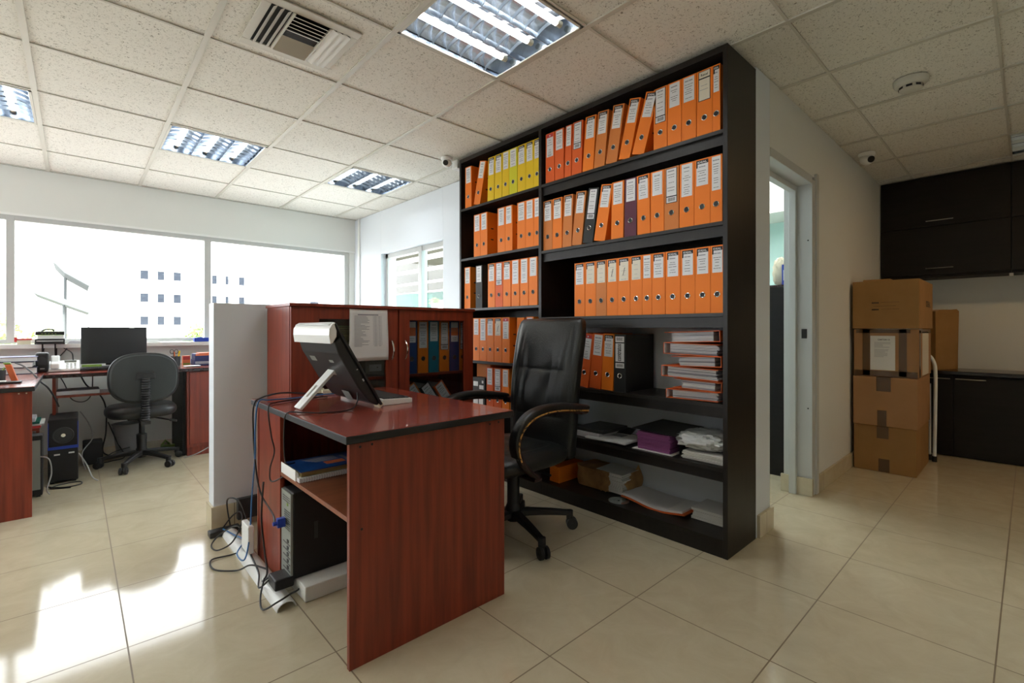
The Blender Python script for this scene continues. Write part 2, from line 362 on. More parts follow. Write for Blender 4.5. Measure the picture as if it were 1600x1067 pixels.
# ================================================================ ceiling fittings
def luminaire(x, y, along, tm, label, lit=True):
    t = thing('ceiling_light', label, 'light', (x, y, H), PI/2 if along == 'y' else 0, 'square louvred ceiling lights')
    a = .292
    MB().box(-a, a, -a, -a+.012, -.004, .002).box(-a, a, a-.012, a, -.004, .002).box(-a, -a+.012, -a, a, -.004, .002).box(a-.012, a, -a, a, -.004, .002).build('frame', 'grid', t, True)
    a = .287; r = MB().box(-a, a, -a, a, .095, .097).box(-a, -a+.003, -a, a, .0, .095).box(a-.003, a, -a, a, 0, .095).box(-a, a, -a, -a+.003, 0, .095).box(-a, a, a-.003, a, 0, .095)
    for i in range(3):
        y0 = -.278+i*.1853
        r.grid(lambda u, v: (-.283+.566*v, y0+.1853*u, .022+.060*(1-(2*u-1)**4)), 14, 1)
    r.build('reflector', 'reflect', t, True, smooth=True)
    for i in range(3):
        ym = -.185+i*.185
        MB().cyl((-.255, ym, .048), (.235, ym, .048), .014, n=12).build('tube', tm, t, True, smooth=True)
        MB().cyl((.235, ym, .048), (.264, ym, .048), .015, n=12).build('tube_holder', 'cream', t, True, smooth=True)
        MB().cyl((-.276, ym, .048), (-.255, ym, .048), .015, n=12).build('tube_holder', 'cream', t, True, smooth=True)
        b = MB()
        for j in range(1, 7):
            xx = -.278+j*.0795
            lo = [(xx, ym-.090+.18*q/10, .004+.020*(1-(2*q/10-1)**2)) for q in range(11)]
            hi = [(xx, p[1], p[2]+.018) for p in lo]
            b.prism(lo+hi[::-1], (.002, 0, 0))
        b.build('cross_blades', 'blade', t, True)
    for yy in (-.0925, .0925):
        MB().prism([(-.283, yy-.008, .024), (-.283, yy+.008, .024), (-.283, yy+.001, .002), (-.283, yy-.001, .002)], (.566, 0, 0)).build('divider', 'reflect', t, True)
    return t
luminaire(1.357, 1.626, 'x', 'tubem', 'large lit louvred ceiling light nearest to the black bookcase')
luminaire(.748, 4.065, 'y', 'tubeo', 'lit louvred ceiling light above the far desk, middle of the far row')
luminaire(1.968, 4.065, 'y', 'tubeo', 'lit louvred ceiling light of the far row closest to the corner camera')
luminaire(-.472, 4.065, 'y', 'tubeo', 'lit louvred ceiling light cut by the left frame edge')
luminaire(4.99, -.185, 'y', 'white', 'unlit louvred ceiling light near the black wall cabinets, at the right edge')
# more of the same fittings further back in the room (out of the frame)
for i, (lx, ly) in enumerate(((-1.08, 1.626), (-1.08, -.9), (1.357, -1.4))):
    luminaire(lx, ly, 'x', 'tubem', 'lit louvred ceiling light behind the camera position')
wl = thing('downlight', 'round warm ceiling downlight beside the kitchenette cabinets', 'light', (4.3, -.62, H))
MB().tube([(.095*math.cos(2*PI*i/32), .095*math.sin(2*PI*i/32), -.005) for i in range(32)], .007, 8, closed=True).build('ring', 'white', wl, True, smooth=True)
MB().lathe([(.088, -.008), (.088, -.002)]).build('lamp', 'warm', wl, True)

# air vent
t = thing('air_vent', 'square four-way white air diffuser in the ceiling tile', 'vent', (.755, 2.25, H))
MB().box(-.20, .20, -.215, -.165, -.007, 0).box(-.20, .20, .165, .215, -.007, 0).box(-.20, -.165, -.165, .165, -.007, 0).box(.165, .20, -.165, .165, -.007, 0).build('frame', 'grid', t, True, bevel=.002)
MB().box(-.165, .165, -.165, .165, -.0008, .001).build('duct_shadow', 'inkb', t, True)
def slat(mb, p, q, n, tilt, w=.02):
    p = Vector(p); q = Vector(q); n = Vector(n)
    a = n*w*.5*math.cos(tilt); b = Vector((0, 0, w*.5*math.sin(tilt))); th = Vector((0, 0, .0012))
    mb.prism([p-a-b, p+a+b, p+a+b+th, p-a-b+th], q-p)
s1 = MB()
for i in range(3): slat(s1, (-.150+i*.028, -.165, -.010), (-.150+i*.028, .165, -.010), (1, 0, 0), .6)
s1.build('slats', 'grid', t, True)
s2 = MB()
for i in range(5): slat(s2, (-.07, .15-i*.028, -.011), (.075, .15-i*.028, -.011), (0, 1, 0), -.55)
for i in range(5): slat(s2, (-.07, -.145+i*.028, -.011), (.075, -.145+i*.028, -.011), (0, 1, 0), .45, .03)
s2.build('slats', 'grid', t, True)
s3 = MB()
for i in range(3): slat(s3, (.095+i*.028, -.165, -.010), (.095+i*.028, .165, -.010), (1, 0, 0), -.35, .034)
s3.build('slats', 'white', t, True)
MB().box(-.080, -.070, -.165, .165, -.012, -.002).box(.075, .083, -.165, .165, -.012, -.002).build('mullion', 'grid', t, True)

t = thing('smoke_detector', 'round white smoke detector on the ceiling over the right passage', 'smoke detector', (3.289, .433, H))
MB().lathe([(.052, 0), (.052, -.012), (.047, -.02), (.036, -.024)]).build('base', 'grid', t, True, smooth=True)
m_ = MB().lathe([(.036, -.022), (.034, -.036), (.024, -.042), (.006, -.044)], mi=0)
for i in range(8):
    a = i*PI/4; m_.add([(math.cos(a+d)*.0365, math.sin(a+d)*.0365, z) for d, z in ((-.25, -.034), (.25, -.034), (.25, -.026), (-.25, -.026))], [(0, 1, 2, 3)], 1)
m_.build('sensor_head', ['grid', 'inkb'], t, True, smooth=True)
t.scale = (1.45, 1.45, 1.45)
def dome_cam(loc, ang, label, size=1.0):
    t = thing('security_camera', label, 'security camera', loc, ang)
    k = size
    MB().lathe([(.042*k, 0), (.042*k, -.012*k), (.036*k, -.02*k)]).build('base', 'white', t, True, smooth=True)
    b = MB(); 
    def sp(u, v): 
        a = u*2*PI; p = v*PI; return Vector((.034*k*math.sin(p)*math.cos(a), .034*k*math.sin(p)*math.sin(a), -.034*k+.034*k*math.cos(p)))
    b.grid(sp, 20, 12, wrapu=True); b.build('ball', 'white', t, True, smooth=True)
    b = MB(); b.cyl((-.026*k, 0, -.042*k), (-.035*k, 0, -.046*k), .018*k, n=20); b.build('lens', 'inkb', t, True, smooth=True)
dome_cam((4.42, .84, H), .9, 'small white dome security camera above the doorway wall', 1.3)
dome_cam((2.13, 3.07, H), .7, 'white dome security camera beside the top left of bookcase', 1.1)
tag(MB().box(2.20, 2.30, 3.03, 3.10, H-.07, H-.002).build('junction_box', 'white', origin=(2.25, 3.06, H-.07), bevel=.006), 'small white junction box between the camera and bookcase top', 'junction box')
# ================================================================ BOOKCASE
BX = 2.203; BY0, BY1 = .939, 3.004; BT = 2.372; BB = 2.535
bk = thing('bookcase', 'tall black wooden bookcase with two bays reaching to the ceiling', 'bookcase', (BX, BY0, 0))
MB().box(BX, BB, BY0, BY0+.022, 0, BT).build('side_panel', 'black', bk, bevel=.001)
MB().box(BX, BB, BY1-.02, BY1, 0, BT).build('side_panel', 'black', bk, bevel=.001)
MB().box(BX, BB, 2.122, 2.146, .0, BT).build('divider_panel', 'black', bk, bevel=.001)
MB().box(BX, BB, BY0+.022, BY1-.02, BT-.03, BT).build('top_panel', 'black', bk, bevel=.001)
MB().box(BB-.006, BB, BY0+.022, 2.122, 1.07, BT-.03).box(BB-.006, BB, 2.146, BY1-.02, .10, BT-.03).build('back_panel', 'black', bk)
MB().box(BX+.002, BX+.02, BY0+.022, 2.122, 0, .064).box(BX+.002, BX+.02, 2.146, BY1-.02, 0, .125).build('plinth', 'black', bk)
RS = {'A': 1.985, 'B': 1.56, 'C': 1.135, 'D': .712, 'E': .415, 'F': .082}
for k, z in RS.items():
    MB().box(BX+.001, BB-.006, BY0+.022, 2.122, z-.018, z).build('shelf', 'blacklip', bk, bevel=.001)
    if k != 'F': MB().box(BX+.018, BX+.036, BY0+.022, 2.122, z-.068, z-.018).build('shelf_rail', 'black', bk)
LS = {'1': 1.985, '2': 1.600, '3': 1.216, '4': .823, '5': .462, '6': .143}
for k, z in LS.items():
    MB().box(BX+.001, BB-.006, 2.146, BY1-.02, z-.018, z).build('shelf', 'blacklip', bk, bevel=.001)

# ---- lever arch binders
_cache = {}
BH, BD = .318, .285
def binder_meshes(w, col, lab, seed):
    """meshes of one binder; spine faces -X, origin at bottom middle of the spine"""
    key = (round(w, 3), col, lab, seed)
    if key in _cache: return _cache[key]
    rnd = random.Random(seed*17+hash(lab) % 97 if False else seed*17+len(lab)*5)
    T = .0028; h = w/2
    out = []
    def tmp(mb, name, mats, **k):
        o = mb.build(name, mats, None, True, **k); out.append(o)
    c = MB().box(0, T, -h, h, 0, BH).box(T, BD, -h, -h+T, 0, BH).box(T, BD, h-T, h, 0, BH)
    for s_ in (-1, 1):                      # slots near the spine on both covers
        for zz in (.115, .195):
            c.box(.035, .060, s_*(h+.0003)-.0003, s_*(h+.0003)+.0003, zz, zz+.008, 1)
    tmp(c, 'cover', ['bind'+col, 'inkb'])
    p = MB().box(.03, BD-.012, -h*.80, h*.55, .008, BH-.022)
    tmp(p, 'pages', 'paper')
    # finger ring
    r = MB(); R = .0125
    ring = [(-.0012, R*math.cos(2*PI*i/20), .088+R*math.sin(2*PI*i/20)) for i in range(20)]
    r.tube(ring, .0019, 6, 0, closed=True)
    r.add([(-.0006, (R-.001)*math.cos(2*PI*i/20), .088+(R-.001)*math.sin(2*PI*i/20)) for i in range(20)], [tuple(range(20))], 1)
    tmp(r, 'finger_ring', ['chrome', 'inkb'], smooth=True)
    # spine label; local "right" on the spine as seen by the viewer is -Y
    L = MB(); e = -.0006; lw = w*.74; l = lw/2
    def rect(y0, y1, z0, z1, mi, d=0): L.quad((e-d, -y0, z0), (e-d, -y1, z0), (e-d, -y1, z1), (e-d, -y0, z1), mi)
    def lines(zs, mi=2, lo=.4, hi=.85, tk=.0022):
        for z in zs:
            a = lw*rnd.uniform(lo, hi)/2; n = rnd.choice((1, 2, 3)); x = -a
            for q in range(n):
                ww = 2*a/n*.88; rect(x, x+ww, z-tk/2, z+tk/2, mi, .0004); x += 2*a/n
    sh = (w-lw)*.18*(-1)
    if lab in ('ideal', 'blank', 'pen'):
        z1 = BH-.008; z0 = BH-.128; rect(-l, l, z0, z1, 1 if lab != 'ideal' else 0)
        rect(-l-.001, l+.001, z1-.016, z1+.002, 3, .0002); rect(-l-.001, -l+.006, z1-.034, z1-.012, 3, .0002)
        L.text('IDEAL', (e-.0007, l*.8, z1-.0125), (0, -1, 0), (0, 0, 1), lw*.8, .009, 0)
        if lab == 'ideal': lines([z1-.030], 4, .5, .8, .005); lines([z1-.05, z1-.06, z1-.072, z1-.088, z1-.10])
        else:
            lines([z1-.04, z1-.065, z1-.09], 4, .3, .6, .0016); lines([z0+.008], 4, .6, .7, .002)
        if lab == 'pen': L.tube([(e-.001, l*.15, z1-.09), (e-.001, -l*.2, z1-.05), (e-.001, -l*.35, z1-.052)], .0011, 5, 2)
    elif lab in ('plain', 'long', 'red'):
        z1 = BH-.006; z0 = BH-(.165 if lab == 'long' else .125 if lab == 'plain' else .15); rect(-l, l, z0, z1, 0)
        if lab == 'red':
            rect(-l, l, z1-.022, z1, 5, .0002); L.lathe([(.005, 0), (.005, .0003)], (e-.0007, 0, z1-.011), 'x', 12, 0)
            lines([z1-.04, z1-.055, z1-.07, z1-.10, z1-.112, z1-.12, z1-.13, z1-.137])
        else:
            lines([z1-.018], 4, .5, .8, .006); z = z1-.036
            while z > z0+.012: lines([z]); z -= rnd.choice((.010, .012, .022))
    elif lab in ('frame', 'bar'):
        z1 = BH-.008; z0 = BH-.178 if lab == 'frame' else BH-.16; rect(-l-.0015, l+.0015, z0-.003, z1+.003, 3, -.0002)
        rect(-l+.002, l-.002, z0+.033, z1, 0, .0003); rect(-l+.002, l-.002, z0, z0+.028, 0, .0003)
        lines([z1-.012], 4, .5, .8, .006); lines([z1-.03, z1-.042, z1-.07, z1-.095, z1-.11], lo=.5)
        y = -l*.65
        while y < l*.6: ww = rnd.uniform(.001, .003); rect(y, y+ww, z0+.006, z0+.024, 3, .0006); y += ww+rnd.uniform(.001, .002)
    elif lab == 'rado':
        z1 = BH-.008; z0 = BH-.145; rect(-l-.0015, l+.0015, z0-.003, z1+.003, 3, -.0002); rect(-l+.002, l-.002, z1-.03, z1, 1, .0003); rect(-l+.002, l-.002, z0, z1-.036, 1, .0003)
        L.text('Rexel', (e-.0007, l*.6, z1-.022), (0, -1, 0), (0, 0, 1), lw*.6, .012, 2); lines([z0+.05, z0+.07], 4)
    elif lab == 'hand':
        z1 = BH-.012
        rect(-l, l, z1-.032, z1, 0); rect(-l, l, z1-.140, z1-.038, 0); rect(-l, l, z1-.175, z1-.147, 0)
        lines([z1-.008, z1-.014, z1-.020], 2, .7, .8, .003)
        L.text('contratos', (e-.0007, -l*.35, z1-.136), (0, 0, 1), (0, 1, 0), .094, .026, 3)
        y = -l*.7
        while y < l*.7: rect(y, y+.002, z1-.168, z1-.153, 3, .0006); y += .0038
    elif lab == 'two':      # orange sticker over a white label
        z1 = BH-.006; rect(-l, l, z1-.125, z1, 0); rect(-l, l, z1-.085, z1-.035, 6, .0003); lines([z1-.1, z1-.112])
    tmp(L, 'spine_label', ['label', 'labelc', 'ink', 'inkb', 'inkl', 'red', 'orangep'])
    for o in out: C.objects.unlink(o)
    _cache[key] = out
    return out
def binder(y, w, z, col, lab, tilt, label, x=2.222, seed=0, rz=0, group=None, name='lever_arch_binder'):
    w = round(min(w, .080), 3); src = binder_meshes(w, col, lab, seed)
    a = math.radians(tilt)
    t = thing(name, label, 'binder', (x, y, z+w/2*abs(math.sin(a))+.0005), rz, group)
    t.rotation_mode = 'XYZ'; t.rotation_euler = (a, 0, rz)
    for s_ in src:
        c = s_.copy(); C.objects.link(c); c.parent = t
    return t
ORD = ['first','second','third','fourth','fifth','sixth','seventh','eighth','ninth','tenth','eleventh','twelfth','thirteenth','fourteenth','fifteenth']
LD = {'ideal': 'black-headed label', 'blank': 'unwritten label', 'pen': 'pen-struck label', 'plain': 'white label', 'long': 'long label', 'red': 'red-headed label',
      'frame': 'framed label', 'bar': 'barcode label', 'rado': 'short framed label', 'hand': 'handwritten label', 'two': 'orange sticker'}
ROWS = {
 'A': ('top shelf of wide bay', RS['A'], [(2.064,.074,0,'D','red'),(1.985,.074,0,'D','plain'),(1.917,.050,2,'D','plain'),(1.848,.076,2.3,'D','bar'),(1.762,.078,4.5,'O','ideal'),(1.680,.074,5.8,'T','ideal'),(1.596,.074,9.5,'T','ideal'),(1.510,.070,13.0,'O','ideal'),(1.424,.074,16.0,'O','ideal'),(1.291,.075,.3,'O','frame'),(1.213,.074,.3,'O','plain'),(1.136,.074,.2,'O','plain'),(1.057,.076,0,'O','rado'),(.9995-.0,.036,0,'O','ideal')]),
 'B': ('second shelf of wide bay', RS['B'], [(2.083,.076,0,'T','ideal'),(2.004,.078,.6,'O','ideal'),(1.924,.072,2.6,'T','ideal'),(1.846,.074,6.6,'T','ideal'),(1.764,.074,8.6,'K','frame'),(1.678,.078,10,'O','ideal'),(1.556,.080,1.2,'O','plain'),(1.471,.075,.8,'M','plain'),(1.388,.076,-.6,'O','ideal'),(1.308,.076,0,'O','plain'),(1.228,.078,0,'T','frame'),(1.148,.075,.5,'O','long'),(1.069,.078,.3,'O','ideal'),(1.0,.056,0,'O','long')]),
 'C': ('third shelf of wide bay', RS['C'], [(1.823,.077,0,'O','ideal'),(1.742,.077,0,'O','blank'),(1.665,.073,0,'T','blank'),(1.589,.072,0,'O','pen'),(1.512,.079,0,'O','pen'),(1.434,.073,0,'O','blank'),(1.368,.056,0,'O','plain'),(1.301,.075,0,'O','ideal'),(1.221,.079,0,'O','ideal'),(1.142,.074,0,'O','ideal'),(1.066,.074,0,'O','ideal'),(.995,.064,0,'O','ideal')]),
 'D': ('fourth shelf of wide bay', RS['D'], [(1.800,.076,8,'D','red'),(1.711,.078,5.4,'D','plain'),(1.624,.077,2.7,'O','ideal'),(1.538,.077,0,'K','hand')]),
 'L1': ('top shelf of narrow bay', LS['1'], [(2.915,.078,0,'O','plain'),(2.812,.074,13.5,'O','plain'),(2.650,.072,2,'Y','ideal'),(2.568,.076,1.2,'Y','ideal'),(2.488,.070,.8,'Y','plain'),(2.409,.079,0,'G','plain'),(2.326,.076,0,'Y','ideal'),(2.248,.073,0,'Y','ideal'),(2.179,.060,0,'Y','ideal')]),
 'L2': ('second shelf of narrow bay', LS['2'], [(2.808,.078,0,'O','plain'),(2.727,.078,0,'O','plain'),(2.533,.079,0,'O','plain'),(2.454,.074,0,'O','plain'),(2.328,.079,0,'O','plain'),(2.248,.076,0,'O','plain'),(2.179,.058,0,'O','plain')]),
 'L3': ('third shelf of narrow bay', LS['3'], [(2.927,.073,0,'O','plain'),(2.786,.076,0,'K','plain'),(2.641,.079,0,'O','ideal'),(2.557,.079,0,'D','bar'),(2.474,.079,0,'O','ideal'),(2.387,.079,0,'O','long'),(2.300,.079,0,'O','long'),(2.215,.079,0,'O','plain')]),
 'L4': ('fourth shelf of narrow bay', LS['4'], [(2.818,.073,0,'O','plain'),(2.738,.079,0,'O','long'),(2.655,.079,0,'O','ideal'),(2.569,.079,0,'O','pen'),(2.485,.079,0,'O','red'),(2.245,.070,0,'O','plain')]),
 'L5': ('fifth shelf of narrow bay', LS['5'], [(2.660,.074,0,'D','plain'),(2.572,.079,0,'D','bar'),(2.488,.072,0,'O','plain')]),
}
for key, (where, z, items) in ROWS.items():
    wide = 'wide' in where
    for i, (y, w_, tl, col, lab) in enumerate(items):
        look = CN[col]+' binder with '+LD[lab]
        if tl > 5: look = 'leaning '+look
        pos = ORD[i]+' from left' if i < len(items)-1 else 'rightmost'
        binder(y, w_, z, col, lab, tl, '%s, %s, %s' % (look, pos, where), seed=(i*3+len(key)) % 5, group='binders on the '+where)
# binders on the narrow bay seen from their wide cover
tag(MB().box(2.235, 2.52, 2.315, 2.385, LS['4'], LS['4']+.315).build('file_box', 'bindO', origin=(2.235, 2.35, LS['4']), bevel=.002), 'plain orange file box in the gap on the fourth narrow shelf', 'file box')
tag(MB().box(2.30, 2.52, 2.745, 2.91, LS['5'], LS['5']+.33).build('file_box', 'bindT', origin=(2.30, 2.83, LS['5']), bevel=.002), 'tan-orange file box standing behind black carton on the fifth narrow shelf', 'file box')
pb = MB().box(2.225, 2.29, 2.72, 2.87, LS['5'], LS['5']+.235, 0)
for k, (y0, z0, ww, hh) in enumerate(((.735, .15, .05, .03), (.80, .17, .055, .035), (.74, .02, .05, .10), (.80, .02, .055, .10), (.735, .195, .02, .02))):
    pb.quad((2.2245, 2+y0+ww, LS['5']+z0), (2.2245, 2+y0, LS['5']+z0), (2.2245, 2+y0, LS['5']+z0+hh), (2.2245, 2+y0+ww, LS['5']+z0+hh), 1)
tag(pb.build('printed_carton', ['inkb', 'papery'], origin=(2.225, 2.79, LS['5'])), 'black and white printed carton on the fifth shelf of the narrow bay', 'carton')

# ---- open binders lying flat in a stack
def flat_binder(z, th, side, y0, y1, label, tl=0):
    t = thing('lever_arch_binder', label, 'binder', (2.215, (y0+y1)/2, z), 0, 'binders lying flat on the fourth shelf')
    t.rotation_euler = (math.radians(tl), 0, 0)
    W = (y1-y0)/2; T = .0026; X1 = .31
    c = MB().box(0, X1, -W, W, 0, T).box(0, X1, -W, W, th-T, th)
    s_ = side*W
    c.box(0, X1, min(s_, s_-side*T), max(s_, s_-side*T), T, th-T); c.build('cover', 'edgeO', t, True, bevel=.001)
    i = MB().box(.002, X1, min(s_-side*T*1.3, s_-side*T*2), max(s_-side*T*1.3, s_-side*T*2), T*1.2, th-T*1.2); i.build('spine_lining', 'dgrey' if side < 0 else 'label', t, True)
    p = MB(); n = 13; z_ = T+.001; hh = (th-2*T-.002)/n
    for k in range(n):
        a = random.uniform(0, .012); b = random.uniform(-.006, .01)
        e0, e1 = -W+.03, W-.03
        if side > 0: e0, e1 = -W+.008+b, W-.035+a*.3
        else: e0, e1 = -W+.035+a*.3, W-.035+b-.01
        zz = z_+k*hh; dz = random.uniform(-.001, .001)
        p.prism([(.006+a, e0, zz), (.006+a*.4, e1, zz), (.29, e1, zz), (.29, e0, zz)], (0, 0, hh*random.uniform(.55, .86)), random.choice((0, 0, 0, 1, 2)))
    p.build('pages', ['paper', 'papery', 'inkl'], t, True)
    return t
Z = RS['D']+.001
SB = [(.050, 1, .985, 1.255, 'lowest binder of the flat stack on the fourth shelf, spine to the left', -0.8), (.052, -1, .972, 1.215, 'second binder up in the flat stack, blue sheet edge among its pages', 1.4),
      (.060, 1, .990, 1.282, 'third binder up in the flat stack, spine to the left with coloured page edges', 1.6), (.055, -1, .972, 1.225, 'fourth binder up in the flat stack on fourth shelf', -1.5),
      (.062, 1, .985, 1.270, 'fifth binder up in the flat stack, its pages sagging, spine to the left', 1.2), (.058, -1, .978, 1.262, 'topmost orange binder of the flat stack, its spine to the right', -2.0)]
for th, sd, y0, y1, lb, tl in SB:
    lift = abs(math.sin(math.radians(tl)))*(y1-y0)/2
    flat_binder(Z+lift*.9, th-.005, sd, y0, y1, lb, tl); Z += th-.005+lift*1.25+.001
# ---- loose things on the two lowest shelves
def sheet_stack(mb, x0, x1, y0, y1, z, n, th, wav=.0, mi=0, jit=.006, seed=1):
    r = random.Random(seed)
    for k in range(n):
        dx = r.uniform(-jit, jit); dy = r.uniform(-jit, jit); zz = z+k*th
        mb.grid(lambda u, v, dx=dx, dy=dy, zz=zz: (x0+dx+(x1-x0)*v, y0+dy+(y1-y0)*u, zz+wav*math.sin(u*4.4+.6)*(1-.5*v)), 14, 2, mi)
        mb.grid(lambda u, v, dx=dx, dy=dy, zz=zz: (x0+dx, y0+dy+(y1-y0)*u, zz-th*.7*(1-v)+wav*math.sin(u*4.4+.6)), 14, 1, mi)
E_ = RS['E']; F_ = RS['F']
t = thing('document_folder', 'dark closed folder on top of loose papers, leftmost on the fifth shelf', 'folder', (2.25, 1.78, E_))
MB().box(2.25, 2.50, 1.70, 1.90, E_+.001, E_+.03).build('pages', 'paper', t)
MB().box(2.26, 2.51, 1.68, 1.89, E_+.031, E_+.05).build('cover', 'dgrey', t, bevel=.002)
t = thing('document_folder', 'open black folder with a printed sheet lying on the fifth shelf behind the chair', 'folder', (2.22, 1.62, E_))
MB().box(2.225, 2.45, 1.50, 1.76, E_+.001, E_+.006).prism([(2.40, 1.60, E_+.006), (2.40, 1.76, E_+.006), (2.40, 1.76, E_+.010), (2.40, 1.60, E_+.010)], (.11, .02, .03)).build('cover', 'blackp', t)
m_ = MB(); sheet_stack(m_, 2.212, 2.44, 1.50, 1.775, E_+.010, 4, .0022, .0025, seed=4)
m_.box(2.33, 2.40, 1.60, 1.68, E_+.0195, E_+.0200, 1); m_.build('sheet', ['papery', 'inkl'], t)
t = thing('ring_binder', 'black ring binder holding a thick block of purple sheets', 'binder', (2.22, 1.34, E_))
MB().box(2.222, 2.50, 1.225, 1.46, E_+.001, E_+.004).build('bottom_sheet', 'papery', t)
m_ = MB()
for k in range(16):
    a = random.uniform(-.004, .004); z = E_+.005+k*.0058
    m_.box(2.235+a, 2.48, 1.245+random.uniform(-.004, .004), 1.435+random.uniform(-.005, .005), z, z+.0055)
m_.build('pages', 'purple', t)
MB().prism([(2.225, 1.46, E_+.110), (2.225, 1.215, E_+.102), (2.225, 1.215, E_+.105), (2.225, 1.46, E_+.113)], (.28, -.02, .012)).prism([(2.29, 1.218, E_+.003), (2.29, 1.222, E_+.003), (2.29, 1.219, E_+.104), (2.29, 1.215, E_+.104)], (.22, -.01, 0)).build('cover', 'blackp', t)
m_ = MB()
for x in (2.34, 2.44): m_.tube([(x, 1.235+.02*math.cos(a), E_+.06+.045*math.sin(a)) for a in [i*PI/8 for i in range(-4, 5)]], .0015, 6)
m_.build('ring', 'chrome', t, smooth=True)
m_ = MB(); sheet_stack(m_, 2.24, 2.50, .972, 1.18, E_+.006, 7, .0055, seed=9)
m_.box(2.245, 2.50, .975, 1.175, E_+.001, E_+.040)
tag(m_.build('paper_ream', 'papery', origin=(2.24, 1.07, E_)), 'white paper pile under the plastic bag on the fifth shelf', 'paper')
def blob(name, m, c, r, seed, amp, label, cat, nz=1.0, n=44, flat=0):
    rr = random.Random(seed); W = [(Vector((rr.uniform(-1, 1), rr.uniform(-1, 1), rr.uniform(-1, 1))).normalized(), rr.uniform(5, 16), rr.uniform(0, 6)) for _ in range(16)]
    mb = MB()
    def fn(u, v):
        a = 2*PI*u; p = PI*v; d = Vector((math.sin(p)*math.cos(a), math.sin(p)*math.sin(a), math.cos(p)))
        k = 1+amp*sum(abs(math.sin(q.dot(d)*f_+ph)) for q, f_, ph in W)/len(W)*1.6-amp*.8
        z = d.z*r[2]*k
        return Vector((c[0]+sgn(d.x)*abs(d.x)**.8*r[0]*k, c[1]+sgn(d.y)*abs(d.y)**.8*r[1]*k, c[2]+r[2]+max(z, -r[2])))
    mb.grid(fn, n, n//2, wrapu=True)
    return tag(mb.build(name, m, origin=c, smooth=True, ang=28), label, cat)
blob('plastic_bag', 'bag', (2.365, 1.105, E_+.047), (.125, .130, .040), 3, .50, 'crumpled clear plastic bag spread over white paper on the fifth shelf', 'plastic bag')
# lowest shelf
t = thing('paper_packet', 'torn brown kraft packet with white paper spilling out on the lowest shelf', 'packet', (2.34, 1.78, F_))
m_ = MB()
def pk(u, v):
    a = 2*PI*u; cx, cy = sel(a, 5); k = 1+.03*math.sin(u*31+v*9)
    return (2.435+.088*cx*k, 1.83+.135*cy*k, F_+.002+.118*v+.006*math.sin(u*23)*v)
m_.grid(pk, 60, 10, wrapu=True); m_.add([pk(i/60, 1) for i in range(60)], [tuple(range(60))])
m_.build('wrapper', 'kraft', t, smooth=True, ang=25)
m_ = MB()
for k in range(14): m_.box(2.345+random.uniform(-.004, .004), 2.50, 1.605+random.uniform(-.005, .01), 1.70, F_+.012+k*.0078, F_+.0185+k*.0078)
m_.prism([(2.34, 1.60, F_+.124), (2.34, 1.79, F_+.128), (2.51, 1.79, F_+.132), (2.51, 1.60, F_+.126)], (0, 0, .002)); m_.build('pages', 'papery', t)
m_ = MB()
def fl(u, v): return (2.338-.006*math.sin(v*7), 1.695+.06*u+.01*math.sin(v*9), F_+.01+.10*v+.006*math.sin(u*12))
m_.grid(fl, 10, 8)
def fl2(u, v): return (2.37+.15*u, 1.604-.018*math.sin(v*4)-.01*u, F_+.01+v*(.07+.07*u)+.006*math.sin(u*14))
m_.grid(fl2, 14, 8); fo = m_.build('torn_flap', 'kraft', t, smooth=True, ang=25); q = fo.modifiers.new('s', 'SOLIDIFY'); q.thickness = .002
m_ = MB().lathe([(.060, 0), (.060, .0012), (.0075, .0012), (.0075, 0)], (2.28, 1.585, F_+.001), 'z', 36)
tag(m_.build('disc', 'cd', origin=(2.28, 1.585, F_), smooth=True), 'silver compact disc on the front edge of the lowest shelf', 'disc')
t = thing('document_folder', 'wavy white document pile in orange-edged folder on the lowest shelf', 'folder', (2.32, 1.39, F_))
def wv(z): return lambda u, v: (2.30+.225*v, 1.585-.385*u, F_+z+.012*math.cos(u*5.5)*(1-v*.6)+.012)
m_ = MB(); m_.grid(wv(.0), 30, 6); m_.grid(wv(.004), 30, 6); o = m_.build('cover', 'edgeO', t); q = o.modifiers.new('s', 'SOLIDIFY'); q.thickness = .0022
m_ = MB()
for k in range(4): m_.grid((lambda g_: (lambda u, v: Vector(g_(u*.96, v*.96))+Vector((.006, 0, 0))))(wv(.008+k*.0028)), 30, 6)
o = m_.build('pages', 'papery', t); q = o.modifiers.new('s', 'SOLIDIFY'); q.thickness = .002
m_ = MB().grid((lambda g_: (lambda u, v: Vector(g_(.02+u*.72, .02+v*.9))+Vector((.004, 0, 0))))(wv(.020)), 30, 6); o = m_.build('top_sheet', 'label', t); q = o.modifiers.new('s', 'SOLIDIFY'); q.thickness = .0012
for k in range(4):
    m_ = MB().box(2.352+.003*(k % 2), 2.53, .968, 1.19-.006*(k % 3), F_+.001+k*.014, F_+.0145+k*.014)
    tag(m_.build('paper_ream', 'papery', origin=(2.35, 1.08, F_+k*.014), bevel=.001), ['lowest white paper pad at the right end of bottom shelf', 'second white paper pad up at the right end of bottom shelf', 'third white paper pad up at the right end of bottom shelf', 'topmost white paper pad at the right end of bottom shelf'][k], 'paper', 'white paper pads on the lowest shelf')
tag(MB().box(2.26, 2.5, 2.02, 2.10, F_, F_+.10).build('file_box', 'bindO', origin=(2.26, 2.06, F_)), 'orange file lying low behind the leather chair on the bottom shelf', 'file box')

